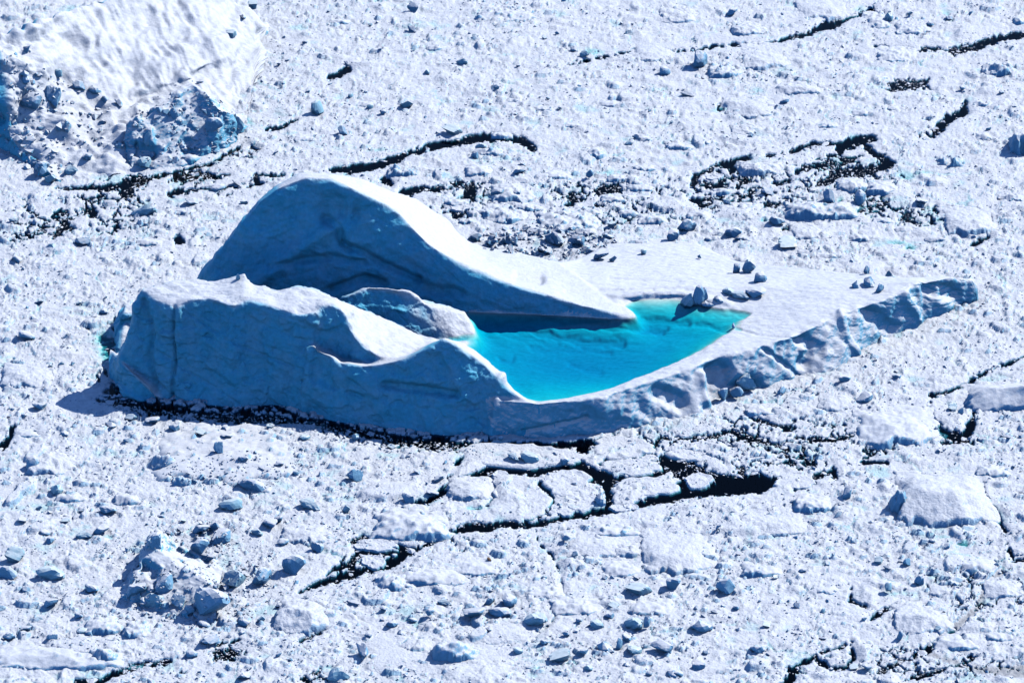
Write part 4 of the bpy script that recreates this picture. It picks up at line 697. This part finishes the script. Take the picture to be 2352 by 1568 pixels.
BL = """1576 532 48 30,1543 551 34 28,1684 546 42 26,1695 554 16 10,1405 521 22 12,1324 565 44 26,1275 562 54 26,1172 562 40 20,1129 562 22 24,1251 584 38 16,1091 554 32 20,948 28 26 28,945 76 24 18,1061 149 30 15,1526 174 32 24,727 260 34 34,786 309 24 24,1342 130 26 17,1320 120 22 15,
1462 323 22 14,1443 334 22 10,1354 405 18 18,1192 403 30 14,1143 452 32 20,1185 452 20 20,1038 308 50 14,934 249 42 11,1104 345 30 16,1091 364 20 18,1682 36 30 20,1605 153 52 40,2040 49 28 24,1579 225 34 14,1802 236 24 9,1905 465 32 34,1975 470 30 36,2117 470 30 9,1762 450 34 18,1672 469 26 12,1784 517 42 14,1807 570 56 18,
75 1079 28 30,128 1136 28 22,248 1182 38 13,529 1171 52 14,814 1104 38 26,502 1040 22 26,577 1126 60 11,190 1238 34 15,232 1229 32 20,114 1248 18 13,103 1229 22 9,32 1290 42 30,10 1329 50 26,115 1332 58 18,675 1317 50 40,598 1340 50 32,536 1348 44 32,469 1291 34 24,506 1246 50 26,458 1268 40 30,491 1220 20 24,461 1230 34 22,828 1509 32 26,116 1398 30 20,772 1565 42 26,712 1170 50 20,795 1178 18 18,
356 1262 32 34,311 1377 42 34,375 1355 42 34,349 1396 48 30,487 1411 76 48,435 1412 24 20,379 1398 18 14,409 1393 30 26,937 1154 32 18,993 1141 28 12,1380 1158 26 24,1297 1066 20 15,1218 1061 44 18,1180 1055 30 12,1005 1105 26 10,958 1088 20 8,1123 1388 24 18,1170 1390 34 20,1230 1437 46 18,1286 1520 50 20,1391 1497 38 22,1421 1490 17 26,1455 1445 38 20,1485 1435 16 20,1372 1443 30 15,1545 1355 30 26,
986 1411 18 12,810 1392 24 12,925 1457 22 9,845 1463 15 10,1466 1366 50 12,1522 1314 12 14,1320 1280 12 14,1548 1554 28 12,1458 1501 32 12,1522 1494 46 16,1667 1361 40 26,1578 1295 32 18,1946 1140 22 22,2112 1342 20 20,2040 1353 15 16,2082 1297 17 15,2018 1295 18 15,2037 1309 16 9,1611 1447 44 20,1990 1538 21 12,1960 1538 22 10,1606 1536 24 16,1552 1552 28 10,2068 1468 14 20,2091 1428 24 14,
2187 943 24 16,2208 950 14 16,1986 922 38 16,1793 908 24 22,1080 1148 16 12,2154 1448 12 10,2175 1258 16 9,1843 1315 16 8,1780 1330 12 9,1900 1300 14 10,1650 1215 10 12,1715 1190 14 12,1830 1395 14 10,1890 1408 10 12,1760 1440 20 7,1890 1470 14 6,1985 1425 12 8,2250 1425 14 8,2290 1300 12 8,2140 1245 18 8,1940 880 30 14,2240 870 14 8,2310 1010 24 10,2060 870 20 9,
130 175 30 20,180 205 36 22,215 215 34 20,240 235 24 16,270 245 26 16,60 190 30 24,120 235 46 40,70 250 50 44,150 300 30 20,200 370 26 18,160 400 34 22,95 395 40 24,115 420 36 20,530 85 30 20,580 20 30 24,555 45 22 12,400 270 28 34,490 300 48 36,340 330 24 30,330 385 40 26,420 345 30 22,545 300 30 44,275 340 18 14,
640 150 12 6,560 195 12 7,660 140 14 6,700 100 14 7,650 195 10 6,850 60 12 8,795 150 14 10,805 225 16 12,840 215 12 8,980 172 16 14,850 250 16 12,880 262 18 10,900 300 16 10,1140 205 16 12,1190 155 12 8,1250 90 16 8,1280 80 14 10,1090 85 14 7,1200 380 18 8,1330 200 12 6,1590 120 10 8,2000 20 14 8,2090 35 18 10,2135 60 22 12,2180 45 24 10,2230 35 16 12,2300 215 16 9,2330 250 12 8,2210 205 16 8,2270 300 14 8,
40 600 30 8,120 570 26 10,190 560 40 12,330 500 60 14,310 560 16 8,60 660 10 8,30 510 24 10,90 700 22 6,180 700 14 8,240 720 24 12,320 520 22 14,440 470 40 12,500 440 40 12,545 430 30 10,560 470 20 10,60 780 40 10,140 840 14 8,90 940 34 10,150 1000 26 8,250 985 34 12,300 965 26 12,350 975 34 14,400 990 26 14,460 1000 24 12,520 1010 26 12,620 985 18 12,700 1010 26 10,815 1010 16 16,900 1030 20 8,1150 1010 10 10,1210 1006 12 10,
90 1170 14 9,150 1200 18 8,50 1200 22 8,370 1190 16 8,420 1200 14 7,600 1080 14 8,640 1070 22 10,560 1060 24 10,680 1090 14 8,620 1210 40 16,640 1200 20 14,590 1230 26 12,650 1250 26 10,730 1265 28 18,190 1455 26 10,180 1420 18 10,60 1360 20 12,90 1425 20 8,210 1360 30 14,470 1440 26 10,600 1430 18 14,640 1395 16 10,560 1440 34 12,480 1478 40 12,440 1510 22 14,560 1560 30 10,640 1510 14 10,20 1470 26 16,120 1470 24 14,60 1450 22 10,
1090 1420 46 10,1150 1415 50 12,1020 1390 30 10,950 1430 22 8,900 1440 26 10,880 1400 16 8,1120 1450 16 8,1190 1500 22 10,1250 1480 18 8,1340 1395 16 8,1330 1430 14 8,1300 1460 16 10,1440 1470 22 10,1400 1420 22 10,1340 1500 22 10,1350 1540 20 10,1440 1530 16 8,1490 1550 14 8,1410 1395 22 8,1300 1240 20 10,1250 1330 12 8,1390 1330 12 6,1460 1330 14 6,1600 1400 12 8,1640 1410 14 8,1690 1400 12 10,1700 1450 18 8,1620 1500 12 6,1740 1500 30 8"""
k_ = 0
for tok in BL.replace('\n', '').split(','):
    X, Y, w_, h_ = map(float, tok.split()); k_ += 1
    on = 'T' if (X < 560 and Y < 410) else None; base = None
    if on:      # these sit on the top left bergs: drop them on the surface
        dg = bpy.context.evaluated_depsgraph_get() if k_ else None
        o_ = Vector(cam.location); x_, y_ = P(X, Y, 0); dirv = (Vector((float(x_), float(y_), 0)) - o_).normalized()
        bpy.context.view_layer.update(); hit = scene.ray_cast(bpy.context.evaluated_depsgraph_get(), o_, dirv)
        if hit[0]: base = (hit[1].x, hit[1].y, hit[1].z)
    if (280 < X < 545 and 1200 < Y < 1415) or (350 < X < 700 and 1030 < Y < 1100):
        o_ = Vector(cam.location); x_, y_ = P(X, Y, 0); dirv = (Vector((float(x_), float(y_), 0)) - o_).normalized()
        hit = scene.ray_cast(bpy.context.evaluated_depsgraph_get(), o_, dirv)
        if hit[0]: base = (hit[1].x, hit[1].y, hit[1].z)
    boulder(X, Y, w_, h_, k_, None, base)
GR = '''1045 478 60 22,1110 500 56 20,1075 520 50 18,1160 548 60 20,1210 490 70 24,1235 545 60 26,1290 505 70 24,1345 545 60 24,1360 500 64 20,1410 470 70 18,1440 500 50 18,1470 445 70 22,1500 520 80 24,1540 490 60 18,1610 510 80 24,1640 560 50 20,1660 450 50 20,1720 560 60 18,1780 560 50 16,1850 590 50 16,1900 600 60 18,1980 560 70 20,
2030 520 60 20,2080 540 60 18,2100 600 50 16,2150 560 60 16,1480 400 60 24,1420 420 60 18,1560 350 70 22,1480 330 50 18,1620 340 60 20,1320 300 60 16,1250 260 60 14,1180 240 50 14,1400 250 70 16,1560 290 60 14,1900 300 70 18,1980 270 60 16,2060 260 60 14,2260 250 60 20,1750 1330 90 20,1900 1370 60 14,1320 1420 110 22,1500 1420 100 20,
600 1140 60 16,160 1160 70 18,60 1010 60 16,100 620 80 20,200 640 60 14,340 570 70 18,240 600 60 14,430 500 60 20,1430 1330 90 18,1100 1330 110 18,1250 1380 90 16,2200 1500 90 22,2300 1480 70 18,2280 1100 80 22,1750 960 80 20,1830 930 60 16,2000 980 80 18,840 250 60 16,700 330 70 16,900 180 50 14,1000 120 60 16,780 60 70 16,1150 320 50 14'''
for i, tok in enumerate(GR.replace('\n', '').split(',')):
    X, Y, w_, h_ = map(float, tok.split()); o = mound(X, Y, w_, h_ * 1.25, 'x', 'growler', rough=.5, lean=.45, seed=900 + i, depth=w_ * .75, chunky=.25 if i % 3 == 0 else 0); bould.append((o, X, Y, w_, None, 'g'))
# labels: nearest landmark, side of it, order among those alike
grp = {}
for o, X, Y, wpx, lab, g in bould:
    if lab: tag(o, lab, 'ice boulder'); continue
    nm, lx_, ly_ = min(LM, key=lambda l: (l[1] - X) ** 2 + ((l[2] - Y) * 1.6) ** 2)
    dx, dy = X - lx_, (Y - ly_) * 1.6
    side = ('right of' if dx > 0 else 'left of') if abs(dx) > abs(dy) else ('in front of' if dy > 0 else 'behind')
    size = 'big' if wpx >= 38 else 'medium' if wpx >= 22 else 'small'
    grp.setdefault((size, side, nm, g), []).append((X, o))
for (size, side, nm, g), L in grp.items():
    kn = ('low snowy growler', 'growler', 'low growlers frozen into the pack') if g else ('angular ice chunk', 'ice boulder', 'ice boulders scattered on the pack ice')
    L.sort(key=lambda t: t[0])
    od_ = None
    for i, (X, o) in enumerate(L):
        if len(L) == 1: tag(o, f'only {size} {kn[0]} {side} {nm}', kn[1], kn[2])
        else:
            od = 'rightmost' if i == len(L) - 1 else ORD[min(i, 9)]
            tag(o, f'{od} {size} {kn[0]} {side} {nm}', kn[1], kn[2])
o = bpy.data.objects.new('brown_stone', rock_mesh('brown_stone', 5, 2, M_ROCK)); COL.objects.link(o)
x_, y_ = P(1124, 1287, .6); o.location = (float(x_), float(y_), .9); o.scale = (.5, .45, .35); tag(o, 'small brown stone lying alone on the white pack below the channel', 'stone')
print('boulders', len(bould), time.time() - T00)

# ------------------------------------------------------------------ rubble nobody could count
def hull_proto(seed, n=11):
    rs = np.random.RandomState(seed); bm = bmesh.new()
    for p in rs.normal(size=(n, 3)): bm.verts.new(p / np.linalg.norm(p) * rs.uniform(.75, 1))
    r = bmesh.ops.convex_hull(bm, input=bm.verts); bmesh.ops.triangulate(bm, faces=bm.faces)
    loose = [v for v in bm.verts if not v.link_faces]; bmesh.ops.delete(bm, geom=loose, context='VERTS'); bm.verts.index_update()
    v = np.array([q.co[:] for q in bm.verts]); f = np.array([[q.index for q in g.verts] for g in bm.faces]); bm.free(); return v, f
HP = [hull_proto(s_, 9 + s_ % 4) for s_ in range(18)]
def scatter(name, x, y, z, sx, sy, sz, mat, tilt=.5):
    n = len(x); ids = R_.randint(0, len(HP), n); VV = []; FF = []; base = 0
    th = R_.rand(n) * 6.283; ta = (R_.rand(n) - .5) * 2 * tilt
    for p, (v, f) in enumerate(HP):
        m_ = np.where(ids == p)[0]
        if not len(m_): continue
        c, s_ = np.cos(th[m_])[:, None], np.sin(th[m_])[:, None]; ct, st = np.cos(ta[m_])[:, None], np.sin(ta[m_])[:, None]
        X_ = v[None, :, 0] * sx[m_][:, None]; Y_ = v[None, :, 1] * sy[m_][:, None]; Z_ = v[None, :, 2] * sz[m_][:, None]
        X1, Z1 = X_ * ct - Z_ * st, X_ * st + Z_ * ct; X2, Y2 = X1 * c - Y_ * s_, X1 * s_ + Y_ * c
        W = np.stack([X2 + x[m_][:, None], Y2 + y[m_][:, None], Z1 + z[m_][:, None]], -1).reshape(-1, 3)
        FF.append((f[None] + (np.arange(len(m_)) * len(v))[:, None, None]).reshape(-1, 3) + base); VV.append(W); base += len(W)
    return tag(mk(name, np.concatenate(VV), np.concatenate(FF), mat), kind='stuff')
berg_out = [(245, 905), (350, 945), (700, 965), (1000, 1020), (1240, 1024), (1500, 995), (1640, 960), (1800, 898), (1900, 876), (2000, 812), (2130, 750), (2245, 660), (2150, 628), (1980, 620), (1690, 590), (1560, 545), (1400, 555), (1290, 600), (1090, 560), (900, 430), (700, 390), (600, 430), (450, 640), (320, 650), (255, 820)]
top_out = [(-200, 360), (0, 352), (130, 434), (380, 396), (540, 345), (600, 180), (612, 0), (612, -200), (-200, -200)]
def field(n, smin, smax, pw, seed):
    rs = np.random.RandomState(seed); X = rs.uniform(-120, 2470, n); Y = rs.uniform(-90, 1650, n); r = smin * (1 - rs.rand(n) * (1 - (smin / smax) ** pw)) ** (-1 / pw)
    k = ~in_poly(X, Y, berg_out) & ~in_poly(X, Y, top_out); X, Y, r = X[k], Y[k], r[k]
    z_, rd_, wt, cm = pz(X, Y); x_, y_ = P(X, Y, 0)
    clus = fbm(x_ / 9, y_ / 9, 3, 90)
    k = (rd_ > 2) & (z_ > .15) & (rs.rand(len(X)) < np.clip(.15 + .5 * (1 - cm) + .9 * np.clip(clus, -.3, 1), .06, 1))
    X, Y, r, z_, x_, y_ = X[k], Y[k], r[k], z_[k], x_[k], y_[k]; return x_, y_, z_, r, rs
x_, y_, z_, r, rs = field(60000, .15, .8, 2.4, 1)
scatter('ice_rubble', x_, y_, z_ + r * .12, r * rs.uniform(.8, 1.3, len(r)), r * rs.uniform(.7, 1.1, len(r)), r * rs.uniform(.5, .95, len(r)), M_CHUNK); print('rubble', len(r))
# floating bits in the leads
rs = np.random.RandomState(5); X = rs.uniform(-60, 2420, 260000); Y = rs.uniform(-60, 1620, 260000); z_, rd_, wt, cm = pz(X, Y)
pn_ = fbm(*[q / 3 for q in P(X, Y, 0)], 3, 95)
k = (((rd_ < .5) & (rd_ > -9) & (rs.rand(len(X)) < np.clip(.08 + .9 * pn_ + .10 * (rd_ + 3) + .35 * wt, .02, .9))) | ((z_ < .02) & (wt > .2) & (rs.rand(len(X)) < .5))) & ~in_poly(X, Y, berg_out)
X, Y = X[k], Y[k]; x_, y_ = P(X, Y, 0); r = .11 * (1 - rs.rand(len(X)) * .985) ** (-1 / 1.7); r = np.minimum(r, 1.3)
k = in_poly(X, Y, [(1660, 1096), (1780, 1090), (1780, 1135), (1600, 1148)]) & (rs.rand(len(X)) < .8); X, Y, x_, y_, r = X[~k], Y[~k], x_[~k], y_[~k], r[~k]
scatter('brash_ice', x_, y_, np.full(len(r), .04), r * rs.uniform(.9, 1.6, len(r)), r * rs.uniform(.7, 1.2, len(r)), r * .35, M_PACK, .12); print('brash', len(r))
# blocks strewn over the dark water added in the cliff's shadow and over the two rubble bergs
def surf_scatter(name, polyg, n, s0, s1, seed, mat=M_CHUNK):
    rs = np.random.RandomState(seed); a = np.array(polyg); X = rs.uniform(a[:, 0].min(), a[:, 0].max(), n); Y = rs.uniform(a[:, 1].min(), a[:, 1].max(), n); k = in_poly(X, Y, polyg); X, Y = X[k], Y[k]
    bpy.context.view_layer.update(); dg = bpy.context.evaluated_depsgraph_get(); o_ = Vector(cam.location); pts = []
    gx0, gy0 = P(X, Y, 0)
    for a_, b_ in zip(gx0, gy0):
        h = scene.ray_cast(dg, o_, (Vector((a_, b_, 0)) - o_).normalized())
        if h[0]: pts.append(h[1][:])
    p = np.array(pts); r = s0 * (1 - rs.rand(len(p)) * (1 - (s0 / s1) ** 2)) ** (-.5)
    return scatter(name, p[:, 0], p[:, 1], p[:, 2] + r * .1, r * rs.uniform(.8, 1.3, len(r)), r * rs.uniform(.7, 1.1, len(r)), r * rs.uniform(.5, .9, len(r)), mat, .7)
surf_scatter('ice_rubble', [(260, 330), (300, 270), (400, 190), (450, 180), (540, 260), (560, 300), (480, 370), (300, 388)], 350, .3, 1.5, 61)
surf_scatter('ice_rubble', [(-20, 350), (-20, 110), (60, 110), (120, 160), (180, 210), (250, 250), (260, 330), (120, 410), (60, 390)], 350, .4, 2.0, 62)
surf_scatter('ice_rubble', [(275, 1390), (330, 1240), (470, 1180), (560, 1260), (640, 1340), (560, 1410), (440, 1430), (300, 1410)], 600, .22, 1.2, 63)
surf_scatter('ice_rubble', [(360, 1080), (380, 1040), (560, 1030), (690, 1070), (640, 1120), (430, 1125)], 350, .18, .7, 64)
surf_scatter('ice_rubble', [(250, 915), (360, 935), (700, 960), (1000, 1016), (1180, 1020), (1100, 1050), (900, 1040), (600, 985), (200, 930)], 1300, .18, .8, 65)
surf_scatter('ice_rubble', [(1560, 985), (1640, 940), (1700, 925), (1800, 890), (1900, 868), (1990, 805), (2080, 765), (2200, 700), (2215, 715), (2000, 830), (1800, 905), (1650, 970), (1560, 1000)], 900, .2, .7, 66)
surf_scatter('ice_rubble', [(1110, 572), (1290, 600), (1420, 560), (1400, 535), (1200, 510), (1090, 540)], 260, .5, 1.7, 67)
print('total', time.time() - T00, 'faces', sum(len(o.data.polygons) for o in scene.objects if o.type == 'MESH'))
